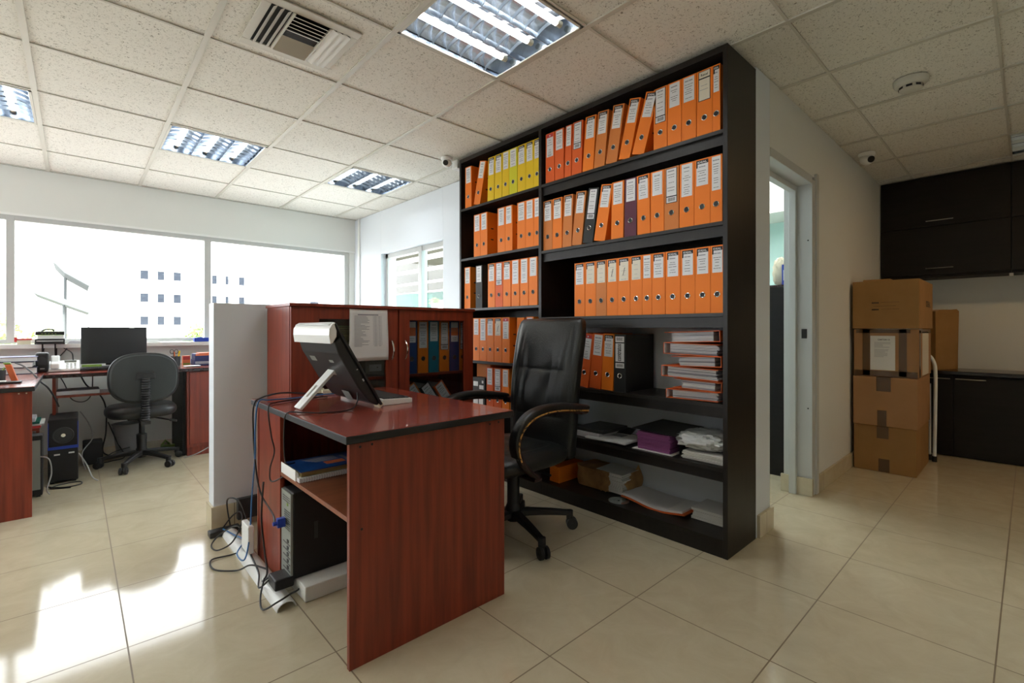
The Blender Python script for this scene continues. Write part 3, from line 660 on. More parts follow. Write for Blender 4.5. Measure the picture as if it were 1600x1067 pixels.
# ================================================================ RECEPTION DESK
t = desk = thing('desk', 'mahogany desk with black edging standing in front of the leather chair', 'desk', (.63, 1.42, 0))
TZ = .735
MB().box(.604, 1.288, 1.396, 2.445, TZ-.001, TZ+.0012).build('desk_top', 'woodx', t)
MB().box(.602, 1.290, 1.394, 2.447, TZ-.026, TZ-.0005).build('edge_band', 'inkb', t, bevel=.003)
MB().box(.625, 1.266, 1.424, 1.442, 0, TZ-.027).build('side_panel', 'wood', t, bevel=.001)
MB().box(.625, 1.266, 2.415, 2.433, 0, TZ-.027).build('side_panel', 'wood', t, bevel=.001)
MB().box(1.10, 1.118, 1.442, 2.415, .12, TZ-.027).build('modesty_panel', 'wood', t)
MB().box(.628, .645, 2.11, 2.415, .0, TZ-.027).build('return_panel', 'wood', t, bevel=.001)
MB().box(.63, 1.10, 1.442, 2.11, .452, .468).build('shelf', 'woodi', t, bevel=.001)
m_ = MB()
for x, z in ((.66, .69), (.70, .692), (1.19, .69), (1.235, .692), (.665, .43)): m_.cyl((x, 1.4245, z), (x, 1.4232, z), .004, n=10)
m_.build('screw_hole', 'inkb', t)
tag(MB().prism([(.612, 1.98, .001), (.626, 1.98, .001), (.626, 2.44, .001), (.612, 2.44, .001)], (0, 0, .012)).build('wood_batten', 'cream', origin=(.62, 2.2, 0)), 'thin pale wooden batten on the floor along the desk panel', 'batten')

# computer tower under the desk on foam block
t = thing('foam_block', 'white foam block on the floor under the black computer tower', 'foam block', (.80, 2.0, 0))
MB().box(.655, 1.02, 1.895, 2.19, .001, .060).build('block', 'foam', t, bevel=.004)
t = thing('computer_tower', 'black computer tower with its metal back outwards, under the reception desk', 'computer', (.66, 2.1, .061))
PX0, PX1, PY0, PY1, PZ0, PZ1 = .632, 1.03, 1.985, 2.105, .062, .405
PY1 = 2.108
MB().box(PX0+.008, PX1, PY0, PY1, PZ0, PZ1).build('case', 'inkb', t, bevel=.004)
bp = MB().box(PX0, PX0+.0079, PY0+.004, PY1-.004, PZ0+.004, PZ1-.004, 0)
for r_ in range(9):
    for c_ in range(8): bp.cyl((PX0+.0005, PY0+.018+c_*.0085, PZ0+.19+r_*.009), (PX0-.0006, PY0+.018+c_*.0085, PZ0+.19+r_*.009), .003, n=6, mi=1)
for r_ in range(3):
    for c_ in range(9): bp.cyl((PX0+.0005, PY0+.02+c_*.0095, PZ0+.30+r_*.009), (PX0-.0006, PY0+.02+c_*.0095, PZ0+.30+r_*.009), .0028, n=6, mi=1)
for k in range(5): bp.box(PX0-.0008, PX0, PY0+.012, PY0+.095, PZ0+.025+k*.026, PZ0+.030+k*.026, 1)
for k in range(5): bp.box(PX0-.003, PX0, PY0+.03, PY0+.045, PZ0+.034+k*.026, PZ0+.046+k*.026, 1)
bp.box(PX0-.0015, PX0, PY0+.035, PY0+.05, PZ0+.285, PZ0+.295, 2)
bp.build('rear_panel', ['caddy', 'dgrey', 'green'], t)
MB().box(PX0+.09, PX0+.105, PY0-.002, PY0, PZ0+.14, PZ0+.21).build('latch', 'dgrey', t, bevel=.001)
vg = MB().box(PX0-.035, PX0-.004, 2.035, 2.058, .262, .298).cyl((PX0-.05, 2.046, .28), (PX0-.035, 2.046, .28), .008); vg.build('video_plug', 'blue', t, bevel=.002)
# notebooks
SH = .469
t = thing('spiral_notebook', 'spiral notebook with squared page edges under the blue book', 'notebook', (.72, 2.0, SH))
MB().box(.634, .90, 1.895, 2.095, SH, SH+.014).build('pages', 'paper', t)
m_ = MB()
for k in range(26): m_.tube([(.645+k*.0098, 1.893+.006*math.cos(a), SH+.009+.009*math.sin(a)) for a in [i*PI/4 for i in range(8)]], .0011, 5, closed=True)
m_.build('spiral', 'white', t, smooth=True)
MB().box(.634, .90, 1.90, 2.10, SH+.0143, SH+.016).build('cover', 'papery', t)
t = thing('book', 'thick blue book lying on the spiral notebook on the desk shelf', 'book', (.75, 2.0, SH+.018))
MB().box(.645, .92, 1.905, 2.09, SH+.0185, SH+.036).build('pages', 'yellowold', t)
MB().box(.640, .925, 1.90, 2.095, SH+.0365, SH+.039).build('cover', 'bluebk', t)
m_ = MB()
for k in range(5): m_.box(.70+k*.008, .83, 2.06-k*.014, 2.068-k*.014, SH+.0391, SH+.0395, 0)
m_.box(.76, .84, 1.945, 1.99, SH+.0391, SH+.0395, 1).box(.85, .865, 1.95, 2.05, SH+.0391, SH+.0395, 0); m_.build('cover_print', ['inkl', 'orangep'], t)
tag(MB().prism([(.628, 2.094, SH+.001), (.640, 2.094, SH+.001), (.640, 2.094, SH+.03), (.628, 2.094, SH+.044)], (0, -.17, 0)).build('tag_strip', 'papery', origin=(.63, 2.0, SH)), 'folded white paper strip at the open end of the notebooks', 'paper')

# floor clutter: raceway, adapter, boxes, cables
m_ = MB(); N_ = 12
def rw(u, v): a = PI*v; return (.590+.036*math.cos(a)-.03*0, 1.90+.90*u, .001+.030*math.sin(a))
m_.grid(rw, 4, N_); m_.grid(lambda u, v: (.590+.033*math.cos(PI*v), 1.90+.90*u, .0005+.027*math.sin(PI*v)), 4, N_)
m_.add([(.590+r_*math.cos(PI*i/N_), 1.90, .001+(r_-.006)*math.sin(PI*i/N_)) for r_ in (.036, .033) for i in range(N_+1)], [(i, i+1, i+N_+2, i+N_+1) for i in range(N_)])
tag(m_.build('cable_raceway', 'white', origin=(.59, 2.35, 0), smooth=True), 'half-round white cable raceway lying loose on the floor beside the desk', 'cable raceway')
t = thing('power_adapter', 'black power adapter brick resting on the white raceway end', 'power adapter', (.615, 2.02, .035))
MB().box(.572, .645, 1.985, 2.075, .036, .078).build('body', 'blackp', t, bevel=.006)
t = thing('network_box', 'white upright box leaning at the desk panel among cables', 'network box', (.60, 2.43, 0))
MB().box(.575, .60, 2.385, 2.50, .04, .165).build('case', 'white', t, bevel=.004)
tag(MB().box(.64, .76, 2.855, 2.892, .04, .15).build('wall_socket', 'dgrey', origin=(.7, 2.87, .04), bevel=.003), 'dark socket box on the partition just above its baseboard', 'socket box')
m_ = MB().box(.50, .64, 2.79, 2.85, .002, .03); o = m_.build('power_strip', 'blackp', origin=(.57, 2.82, 0), bevel=.004); tag(o, 'black power strip on the floor at the foot of partition', 'power strip')
cable('power_cable', [(.56, 2.08, .06), (.53, 2.02, .02), (.52, 1.95, .006), (.56, 1.91, .036), (.61, 1.93, .038), (.66, 1.97, .03), (.655, 2.03, .05)], .0035, 'cablek', 'short black power cable looping from adapter over the raceway end')
cable('power_cable', [(.57, 2.84, .03), (.60, 2.80, .09), (.62, 2.72, .13), (.60, 2.60, .12), (.55, 2.56, .05), (.50, 2.62, .006), (.49, 2.70, .006), (.53, 2.72, .04), (.58, 2.62, .10), (.60, 2.55, .07), (.59, 2.40, .034), (.57, 2.20, .034), (.545, 2.10, .02), (.57, 2.06, .055)], .0035, 'cablek', 'long black power cable coiled at the partition foot and along raceway')
cable('power_cable', [(.60, 2.84, .03), (.57, 2.76, .19), (.60, 2.66, .205), (.63-.012, 2.58, .12), (.61, 2.50, .03), (.545, 2.52, .008), (.46, 2.53, .006), (.45, 2.42, .006), (.52, 2.34, .008), (.56, 2.28, .04), (.60, 2.2, .04)], .0035, 'cablek', 'black cable loop standing up against the partition, spreading on the floor')
cable('network_cable', [(.99, 2.30, TZ+.006), (.90, 2.33, TZ+.006), (.74, 2.30, TZ+.006), (.64, 2.30, TZ+.008), (.595, 2.30, TZ+.002), (.585, 2.31, .62), (.59, 2.33, .50), (.60, 2.42, .30), (.585, 2.40, .12), (.55, 2.34, .045), (.545, 2.45, .035), (.60, 2.57, .04), (.58, 2.68, .04), (.56, 2.80, .035)], .0033, 'cableb', 'blue network cable running from the monitor over the desk edge to the floor')
cable('monitor_cable', [(.90, 2.36, TZ+.006), (.80, 2.33, TZ+.02), (.70, 2.34, TZ+.03), (.62, 2.36, TZ+.012), (.592, 2.36, TZ-.02), (.590, 2.36, .60), (.592, 2.33, .45), (.600, 2.28, .34), (.605, 2.12, .29), (PX0-.045, 2.05, .28)], .0036, 'cablek', 'black monitor cable dropping to the blue video plug')
cable('monitor_cable', [(.88, 2.25, TZ+.005), (.75, 2.25, TZ+.006), (.64, 2.21, TZ+.006), (.597, 2.16, TZ-.005), (.602, 2.14, .62), (.612, 2.13, .55), (.606, 2.17, .47), (.61, 2.15, .42), (.66, 2.06, .475)], .0030, 'cablek', 'thin black cable bowing down the desk front to the notebooks')
cable('monitor_cable', [(.85, 1.86, .80), (.84, 1.84, TZ+.03), (.80, 1.82, TZ+.006), (.70, 1.83, TZ+.005), (.64, 1.88, TZ+.006), (.60, 1.93, TZ+.003), (.596, 1.95, TZ-.05), (.604, 1.98, .60), (.615, 1.99, .53), (.66, 2.03, .515)], .0028, 'cablek', 'thin black cable from the monitor side across the desk top corner')
cable('power_cable', [(.60, 2.24, .40), (.592, 2.24, .25), (.60, 2.22, .10), (.59, 2.15, .045), (.565, 2.12, .03), (.59, 2.09, .06)], .004, 'cablek', 'black cable bundle hanging beside the computer tower back')

# ---- all-in-one monitor
t = mon = thing('monitor', 'dark tilted monitor on the desk seen from behind, on a white kickstand', 'monitor', (.80, 2.0, TZ+.0012))
y0, y1 = 1.797, 2.205
bot = Vector((.932, 0, .752)); top = Vector((.738, 0, 1.083)); ax = (top-bot).normalized(); nb = Vector((-ax.z, 0, ax.x)); Lh = (top-bot).length
if nb.x > 0: nb = -nb
def pm(s_, d, y): p = bot+ax*(s_*Lh)+nb*d; return Vector((p.x, y, p.z))
def loop(prof, y): return [pm(a, b, y) for a, b in prof]
MB().prism(loop([(0, 0), (1, 0), (1, .010), (0, .010)], y0), (0, y1-y0, 0)).build('bezel', 'blackp', t, bevel=.003)
MB().prism(loop([(.05, -.001), (.95, -.001), (.95, .001), (.05, .001)], y0+.02), (0, y1-y0-.04, 0)).build('screen', 'screen', t)
prof = [(.02, .010), (.86, .010), (.84, .042), (.72, .052), (.30, .052), (.10, .040), (.02, .022)]
m_ = MB()
m_.prism(loop(prof, y0+.006), (0, y1-y0-.012, 0)); m_.build('back_cover', 'blackp', t, bevel=.006)
prof = [(1.012, .003), (1.010, .016), (.985, .034), (.93, .048), (.85, .060), (.845, .050), (.88, .026), (.93, .014), (.98, .010)]
MB().prism(loop(prof, y0+.002), (0, y1-y0-.004, 0)).build('top_cap', 'white', t, bevel=.0015)
MB().prism(loop([(1.006, .0), (1.006, .024), (1.016, .022), (1.016, .002)], y0+.02), (0, y1-y0-.03, 0)).build('top_vent', 'alu', t, bevel=.002)
fx = Vector((.662, 0, TZ+.002)); hx = Vector((.800, 0, .882)); dv = (hx-fx).normalized(); nv = Vector((-dv.z, 0, dv.x)); LL = (hx-fx).length
def ps(s_, d, y): p = fx+dv*(s_*LL)+nv*d; return Vector((p.x, y, p.z))
ky = 1.985; kw = .034
m_ = MB()
for ya, yb, s0, s1 in ((ky-kw, ky-.010, 0, 1), (ky+.010, ky+kw, 0, 1), (ky-.010, ky+.010, 0, .28), (ky-.010, ky+.010, .58, 1)):
    m_.prism([ps(s0, 0, ya), ps(s1, 0, ya), ps(s1, .012, ya), ps(s0, .012, ya)], (0, yb-ya, 0))
m_.prism([ps(.93, 0, ky-kw), ps(1.0, 0, ky-kw), ps(1.12, -.03, ky-kw), ps(1.05, -.045, ky-kw)], (0, 2*kw, 0))
m_.build('kickstand', 'white', t, bevel=.002)
m_ = MB().box(0, .001, 0, 1, 0, 1) if False else MB()
for a, b, c_, d in ((.60, .63, 1.90, 1.94), (.10, .22, 1.93, 2.0), (.60, .66, 2.08, 2.14)):
    MB().prism([pm(a, .0525, c_), pm(a, .0525, d), pm(b, .0525, d), pm(b, .0525, c_)], nb*.0006).build('sticker', 'caddy', t)
m_ = MB()
for a, w_ in ((.47, .012), (.33, .03)): m_.prism([pm(a, .016, y0+.0055), pm(a, .022, y0+.0055), pm(a+w_, .022, y0+.0055), pm(a+w_, .016, y0+.0055)], (0, -.0008, 0))
m_.build('port', 'papery', t)
MB().prism(loop([(-.02, -.006), (.02, -.006), (.02, .016), (-.03, .016)], y0+.01), (0, .05, 0)).build('foot', 'cream', t, bevel=.003)
# keyboard and small white adapter
t = thing('keyboard', 'white keyboard with black keys in front of the tilted monitor', 'keyboard', (1.02, 2.05, TZ+.002))
MB().prism([(.955, 1.842, TZ+.002), (1.095, 1.842, TZ+.002), (1.095, 1.842, TZ+.022), (.955, 1.842, TZ+.028)], (0, .435, 0)).build('body', 'white', t, bevel=.002)
m_ = MB()
for i in range(5):
    for j in range(20):
        x = .966+i*.0245; z = TZ+.0285-(x-.955)*.043
        m_.box(x, x+.021, 1.856+j*.0205, 1.856+j*.0205+.018, z-.003, z+.004)
m_.build('keys', 'inkb', t)
t = thing('plug_adapter', 'small cream plug adapter behind the monitor kickstand', 'adapter', (.93, 2.39, TZ+.002))
MB().box(.905, .955, 2.375, 2.405, TZ+.002, TZ+.022).box(.89, .92, 2.39, 2.415, TZ+.002, TZ+.030).cyl((.955, 2.39, TZ+.012), (.985, 2.385, TZ+.012), .008).build('body', 'cream', t, bevel=.003)

# ================================================================ MAHOGANY CABINET
CY = 2.473; CB = 2.86; X0, X1 = .785, 1.925
t = cab = thing('cabinet', 'mahogany cabinet with two glass doors behind the desk', 'cabinet', (X0, CY, 0))
CT = 1.19
MB().box(X0-.008, X1+.006, CY-.012, CB, CT-.016, CT).build('top_panel', 'wood', t, bevel=.001)
MB().box(X0, X0+.016, CY+.018, CB, 0, CT-.016).build('side_panel', 'wood', t)
MB().box(X1-.016, X1, CY+.018, CB, 0, CT-.016).build('side_panel', 'wood', t)
MB().box(1.372, 1.388, CY+.02, CB-.006, 0, CT-.016).build('side_panel', 'wood', t)
MB().box(X0+.016, X1-.016, CB-.006, CB, 0, CT-.016).build('back_panel', 'wood', t)
for sx0, sx1 in ((X0+.016, 1.372), (1.388, X1-.016)):
    MB().box(sx0, sx1, CY+.03, CB-.006, .775, .79).build('shelf', 'wood', t)
    MB().box(sx0, sx1, CY+.03, CB-.006, .42, .435).build('shelf', 'wood', t)
    MB().box(sx0, sx1, CY+.02, CB-.006, .06, .076).build('shelf', 'wood', t)
for (a, b, gx0, gx1, hx_) in ((X0+.002, 1.376, .925, 1.300, 1.335), (1.384, X1-.002, 1.452, 1.850, 1.422)):
    gz0, gz1 = .14, 1.112
    d = MB().box(a, gx0, CY, CY+.018, .01, CT-.018).box(gx1, b, CY, CY+.018, .01, CT-.018).box(gx0, gx1, CY, CY+.018, gz1, CT-.018).box(gx0, gx1, CY, CY+.018, .01, gz0).build('door', 'wood', t, bevel=.001)
    MB().box(gx0, gx1, CY+.007, CY+.011, gz0, gz1).build('door_glass', 'dglass', d)
    MB().tube([(hx_, CY-.002-.026*math.sin(PI*k/12)**.7, .887+.104*k/12) for k in range(13)], .005, 8).build('handle', 'chrome', d, smooth=True)
t = thing('printed_notice', 'white printed table sheet taped over the left glass door', 'notice', (1.2, CY-.004, .89))
def nf(u, v): return (1.085+.222*u-.012*(1-v)*(.5-u)+.0, CY-.003-.010*(1-v)*math.sin(v*3)-.004*math.sin(u*3.1)*(1-v), .885+.283*v-.003*math.sin(u*3.14)*(v > .99))
o = MB().grid(nf, 12, 12).build('sheet', 'papery', t, smooth=True); q = o.modifiers.new('s', 'SOLIDIFY'); q.thickness = .0006
m_ = MB(); rr = random.Random(5)
for k in range(24):
    v = .86-k*.025
    for u0, u1 in ((.12, .12+rr.uniform(.15, .4)), (.62, .70), (.74, .80)):
        a = Vector(nf(u0, v)); b = Vector(nf(u1, v)); dy = Vector((0, -.0015, 0))
        m_.quad(a+dy, b+dy, b+dy+Vector((0, 0, .0022)), a+dy+Vector((0, 0, .0022)), 0)
for u in (.60, .72, .82):
    a = Vector(nf(u, .3)); b = Vector(nf(u, .88)); dy = Vector((0, -.0016, 0)); m_.quad(a+dy, a+dy+Vector((.0012, 0, 0)), b+dy+Vector((.0012, 0, 0)), b+dy, 0)
m_.quad((1.13, CY-.006, 1.135), (1.25, CY-.006, 1.135), (1.25, CY-.006, 1.141), (1.13, CY-.006, 1.141), 0)
m_.build('print', 'inkl', t)
# binders behind glass
for i, (x, col, lab, nm) in enumerate(((1.492, 'N', 'two', 'navy blue binder with orange sticker, leftmost behind the right glass door'), (1.572, 'O', 'long', 'orange binder with long white label, second behind the right glass door'),
        (1.650, 'A', 'plain', 'teal binder, third behind the right glass door'), (1.729, 'O', 'frame', 'orange binder with framed barcode label, fourth behind the right glass door'),
        (1.807, 'N', 'two', 'navy blue binder with orange sticker, fifth behind the right glass door'), (1.872, 'O', 'frame', 'orange binder at the right edge behind the right glass door'))):
    binder(CY+.045, .074 if i < 5 else .050, .7905, col, lab, 0, nm, x=x, seed=i, rz=PI/2, group='binders behind the glass door')
for i, (x, a, col) in enumerate(((1.665, 35, 'G'), (1.765, 35, 'D'), (1.865, 35, 'D'))):
    r_ = binder(CY+.05, .074, .436, ['T', 'K', 'D'][i], 'long', 0, ['tan binder leaning low behind the right glass door, left of the slumped three', 'black binder slumped in the middle behind the right glass door', 'red-orange binder slumped low at right behind the glass door'][i], x=x, seed=i, group='slumped binders low in the cabinet')
    r_.rotation_mode = 'XYZ'; r_.rotation_euler = (0, math.radians(-a), 0)
    r_.matrix_basis = Matrix.Translation((x, CY+.05, .4365+.037*math.sin(math.radians(a)))) @ Matrix.Rotation(math.radians(-a), 4, 'Y') @ Matrix.Rotation(PI/2, 4, 'Z')
tag(MB().box(.815, 1.36, CY+.05, CB-.01, .93, .944).build('inner_ledge', 'wood', origin=(1.0, CY+.1, .93)), 'inner wooden ledge behind the left glass door', 'ledge')
m2 = MB()
for k in range(11): m2.box(.93+random.uniform(0, .01), 1.19+random.uniform(0, .02), CY+.06, CY+.27, .945+k*.0125, .954+k*.0125)
tag(m2.build('document_pile', 'yellowold', origin=(1.0, CY+.1, .945)), 'yellowed document pile high behind the left glass door', 'documents')
m2 = MB()
for k in range(7): m2.box(.93+random.uniform(0, .01), 1.11+random.uniform(0, .02), CY+.06, CY+.27, .791+k*.0105, .799+k*.0105)
tag(m2.build('document_pile', 'yellowold', origin=(1.0, CY+.1, .791)), 'low yellowed document pile behind the monitor stand in the cabinet', 'documents')
tag(MB().box(1.20, 1.33, CY+.05, CY+.20, .791, .88).box(1.222, 1.298, CY+.0485, CY+.05, .82, .858, 1).box(1.268, 1.275, CY+.0475, CY+.0486, .838, .845, 2).build('grey_box', ['dgrey', 'inkl', 'inkb'], origin=(1.26, CY+.1, .791)), 'dark grey box with pale label below the printed notice', 'box')
# ================================================================ PARTITION
t = struct(MB().box(.537, 1.93, 2.905, 3.02, 0, 1.198).build('wall_partition', 'wallc', bevel=.002))
struct(MB().box(.525, 1.93, 2.893, 2.905, 0, .125).box(.525, .537, 2.905, 3.03, 0, .125).build('baseboard_partition', 'floor', bevel=.001))

# ================================================================ LEATHER CHAIR
def star_base(t, r, angs, z0, z1, ml, wheel=.028, width=.022, hub=.042):
    MB().lathe([(hub*.8, z1-.045), (hub, z1-.03), (hub, z1+.02), (hub*.75, z1+.045)]).build('hub', ml, t, True, smooth=True)
    for a in angs:
        a = math.radians(a); d = Vector((math.cos(a), math.sin(a), 0)); n = Vector((-d.y, d.x, 0)); m_ = MB(); K = 10; rings = []
        for k in range(K+1):
            u = k/K; c = d*(hub*.6+(r-hub*.6)*u); top_ = z1+.012-(z1-z0)*u**1.6; w_ = width*(1.15-.35*u); h_ = .036-.012*u
            rings.append([c+n*w_+Vector((0,0,top_-.008)), c+n*w_*.6+Vector((0,0,top_)), c-n*w_*.6+Vector((0,0,top_)), c-n*w_+Vector((0,0,top_-.008)), c-n*w_*.8+Vector((0,0,top_-h_)), c+n*w_*.8+Vector((0,0,top_-h_))])
        vs_ = [p for g_ in rings for p in g_]; fs = [(k*6+j, k*6+(j+1) % 6, (k+1)*6+(j+1) % 6, (k+1)*6+j) for k in range(K) for j in range(6)]
        fs += [tuple(range(6)), tuple(range(K*6, K*6+6))]
        m_.add(vs_, fs); m_.cyl(d*r+Vector((0,0,z0-.03)), d*r+Vector((0,0,z0+.012)), .018, n=14); m_.build('base_leg', ml, t, True, smooth=True)
        cs = MB(); e = d*(r+.012); th = random.uniform(-.6, .6); q = Vector((-math.sin(a+th), math.cos(a+th), 0))
        for s_ in (-1, 1):
            c0 = e+q*s_*.006+Vector((0,0,wheel)); c1 = e+q*s_*.026+Vector((0,0,wheel)); cs.tube([c0, c0+q*s_*.002, c1-q*s_*.003, c1], [wheel*.9, wheel, wheel*.97, wheel*.7], 18)
        cs.cyl(e+Vector((0,0,wheel)), e+Vector((0,0,z0-.02)), .010, n=10)
        cs.tube([e-q*.028+Vector((0,0,wheel)), e+q*.028+Vector((0,0,wheel))], .008, 8)
        cs.build('caster', 'blackp', t, True, smooth=True)
ch = thing('office_chair', 'high-backed black leather chair with worn gilt-edged armrests behind the desk', 'chair', (1.68, 1.82, 0))
star_base(ch, .305, (-107, -32, 40, 112, 184), .085, .115, 'blackp', .030)
MB().lathe([(.032, .13), (.032, .30), (.026, .31), (.026, .36)]).build('gas_column', 'blackp', ch, True, smooth=True)
MB().box(-.12, .10, -.10, .10, .345, .375).cyl((.02, -.10, .355), (.03, -.24, .345), .006).build('mechanism', 'blackp', ch, True, bevel=.005)
# backrest: closed padded shell
def bcen(v):        # centre line of the front face: x at height
    z = .385+.735*v
    x = .165+.045*math.sin(min(1, v*1.15)*PI*.5)-.030*math.sin(v*PI)*.6+.055*max(0, v-.45)**1.5*1.8
    return x, z
seams = (.29, .62)
def back(u, v):
    v = 1-v if False else v
    x, z = bcen(v); half = .248*(1-.10*(1-v)**2)*(1-.10*max(0, (v-.80)/.20)**3)
    a = 2*PI*u; cy, cx = sel(a, 4.2); th = .050*(1-.25*v)
    endr = min(1, math.sqrt(max(0.0001, 1-max(0, abs(v-.5)*2-.93)**2/.07**2)) if abs(v-.5)*2 > .93 else 1)
    y = half*cy*(.93+.07*endr); xx = x+.045+cx*th*endr*1.0
    if cx < -.2 and abs(cy) < .86:
        k = (1-(abs(cy)/.86)**4)
        puff = 0
        if v > seams[1]: puff = .020*math.sin(PI*min(1, (v-seams[1])/(1-seams[1])))**.4
        elif v > seams[0]: puff = .018*math.sin(PI*(v-seams[0])/(seams[1]-seams[0]))**.35
        else: puff = .018*math.sin(PI*(v/seams[0]))**.35
        fold = .0075*(math.sin(cy*14+v*3)**12+.8*math.sin(cy*9-2+v*5)**14)*(1 if v > .3 else .3)*math.sin(PI*min(1, v*1.05))
        xx -= puff*k-fold*k
    return Vector((xx, y, z))
m_ = MB().grid(back, 120, 110, wrapu=True)
m_.add([back(i/120, 0) for i in range(120)], [tuple(range(120))]); m_.add([back(i/120, 1) for i in range(120)], [tuple(range(120))])
bk_ = m_.build('backrest', 'leather', ch, True, smooth=True, ang=75)
sm = MB()
for s_ in (-1, 1):
    sm.tube([Vector((bcen(v)[0]-.002, s_*.226*(1-.10*(1-v)**2)*(1-.10*max(0, (v-.80)/.20)**3), bcen(v)[1])) for v in [.06+.9*k/30 for k in range(31)]], .0032, 6)
sm.build('piping', 'leather', bk_, True, smooth=True) if False else None
def seat(u, v):
    a = 2*PI*u; cx, cy = sel(a, 3.6); sc_ = math.sin(PI*min(max(v, .0), 1)) ** .35 if v in (0, 1) else 1
    hz = v; z0, z1 = .378, .468
    edge = 1-.16*abs(2*hz-1)**3
    x = -.035+.265*cx*edge; y = .255*cy*edge
    z = z0+(z1-z0)*hz
    return Vector((x, y, z-.018*max(0, -cx)**3))
m_ = MB().grid(seat, 72, 14, wrapu=True)
def seattop(r, a):
    cx, cy = sel(2*PI*a, 3.6); k = r*.84; x = -.035+.265*cx*k; y = .255*cy*k
    z = .468+.022*(1-r**2)-.008*math.exp(-((r-.78)/.05)**2)+.004*math.sin(x*40)*math.cos(y*9)*(1-r)-.018*max(0, -cx*r)**3
    return Vector((x, y, z))
m_.grid(lambda u, v: seattop(v, u), 72, 20, wrapu=True)
m_.add([seat(i/72, 0) for i in range(72)], [tuple(range(72))])
m_.build('seat', 'leather', ch, True, smooth=True, ang=75)
for s_ in (-1, 1):
    arm = [(.215, .655), (.165, .662), (.09, .672), (.0, .682), (-.09, .682), (-.17, .668), (-.225, .638), (-.256, .595), (-.262, .545), (-.245, .49), (-.21, .44), (-.165, .40), (-.125, .372)]
    P = smoothpath([(x, s_*(.300+.012*math.sin(i*.4)), z) for i, (x, z) in enumerate(arm)], 6)
    def sweep(P, wf, hf, off):
        m_ = MB(); n = len(P); rings = []
        for i, p in enumerate(P):
            tg = (P[min(i+1, n-1)]-P[max(i-1, 0)]).normalized(); up = Vector((tg.z, 0, -tg.x))
            if up.z < 0 and i < n*.5: up = -up
            if i > 0 and up.dot(rings_up[-1]) < 0: up = -up
            if i == 0: rings_up = []
            rings_up.append(up); u = i/(n-1); w_ = wf(u); h_ = hf(u); c = p+up*off
            rings.append([c+Vector((0, 1, 0))*w_*sel(2*PI*j/14, 3)[0]+up*h_*sel(2*PI*j/14, 3)[1] for j in range(14)])
        vs_ = [q for g_ in rings for q in g_]; k = len(rings)
        fs = [(i*14+j, i*14+(j+1) % 14, (i+1)*14+(j+1) % 14, (i+1)*14+j) for i in range(k-1) for j in range(14)]+[tuple(range(14)), tuple(range((k-1)*14, k*14))]
        return m_.add(vs_, fs)
    rings_up = []
    fr = sweep(P, lambda u: .024-.006*u, lambda u: .010+.004*u, -.008).build('armrest', 'darkwood', ch, True, smooth=True, ang=60)
    rings_up = []
    sweep(P[:54], lambda u: .030-.004*u, lambda u: .015*math.sin(PI*min(1, .12+u*.9))**.5+.003, .012).build('arm_pad', 'leather', fr, True, smooth=True, ang=60)
    MB().tube([p+Vector((0, s_*.0225, -.004)) for p in P[:56]], .0042, 6).build('worn_edge', 'gold', fr, True, smooth=True)
# far side of the arms is fixed to the back shell
for q in ((.19, .235, -.30, -.235, .63, .665), (.19, .235, .235, .30, .63, .665), (-.15, -.10, -.305, -.20, .362, .38), (-.15, -.10, .20, .305, .362, .38)): MB().box(*q).build('arm_bracket', 'darkwood', ch, True, bevel=.006)

# ================================================================ FAR TASK CHAIR
tc = thing('task_chair', 'grey-black armless task chair with round back tucked at the far desk', 'chair', (.385, 4.70, 0))
star_base(tc, .255, (-118, -55, 20, 90, 162), .07, .105, 'blackp', .026, .018, .034)
MB().lathe([(.030, .11), (.034, .24), (.018, .25), (.018, .36)]).build('gas_column', 'blackp', tc, True, smooth=True)
m_ = MB()
def ts(u, v):
    cx, cy = sel(2*PI*u, 2.8); k = 1-.12*abs(2*v-1)**2.5; return Vector((.225*cx*k, .03+.215*cy*k, .385+.085*v))
m_.grid(ts, 56, 8, wrapu=True); m_.grid(lambda u, v: Vector((.225*sel(2*PI*u, 2.8)[0]*.88*v, .03+.215*sel(2*PI*u, 2.8)[1]*.88*v, .47+.012*(1-v*v))), 56, 6, wrapu=True)
m_.add([ts(i/56, 0) for i in range(56)], [tuple(range(56))]); m_.build('seat', 'vinyl', tc, True, smooth=True, ang=70)
m_ = MB()
def tb(u, v):
    cx, cz = sel(2*PI*u, 2.7); k = 1-.06*abs(2*v-1)**2.5; x = .205*cx*k; z = .695+.178*cz*k
    return Vector((x, -.245+.045*v+.10*x*x*6+.02*(z-.70), z))
m_.grid(tb, 60, 8, wrapu=True)
for vv in (0, 1):
    m_.grid(lambda u, v, vv=vv: Vector((tb(u, vv).x*v, -.245+.045*vv+.6*(tb(u, vv).x*v)**2+.02*((.695+(tb(u, vv).z-.695)*v)-.70)+(-.012 if vv == 0 else .012)*(1-v*v), .695+(tb(u, vv).z-.695)*v)), 60, 8, wrapu=True)
m_.build('backrest', 'fabric', tc, True, smooth=True, ang=70)
rim = MB(); rim.tube([tb(i/60, .5)*1 for i in range(60)], .010, 8, closed=True); rim.build('back_rim', 'vinyl', tc, True, smooth=True)
m_ = MB(); rr_ = []; pp = []
for k in range(60):
    v = k/59; pp.append((0, -.285+.02*v+.0*v, .70-.32*v)); rr_.append(.026+.004*math.sin(k*1.9))
m_.tube(pp, rr_, 14); m_.build('bellows_sleeve', 'blackp', tc, True, smooth=True, ang=60)
MB().prism([(-.062, -.275, .69), (.062, -.275, .69), (.055, -.275, .742), (-.055, -.275, .742)], (0, -.018, 0)).build('back_bracket', 'blackp', tc, True, bevel=.008)
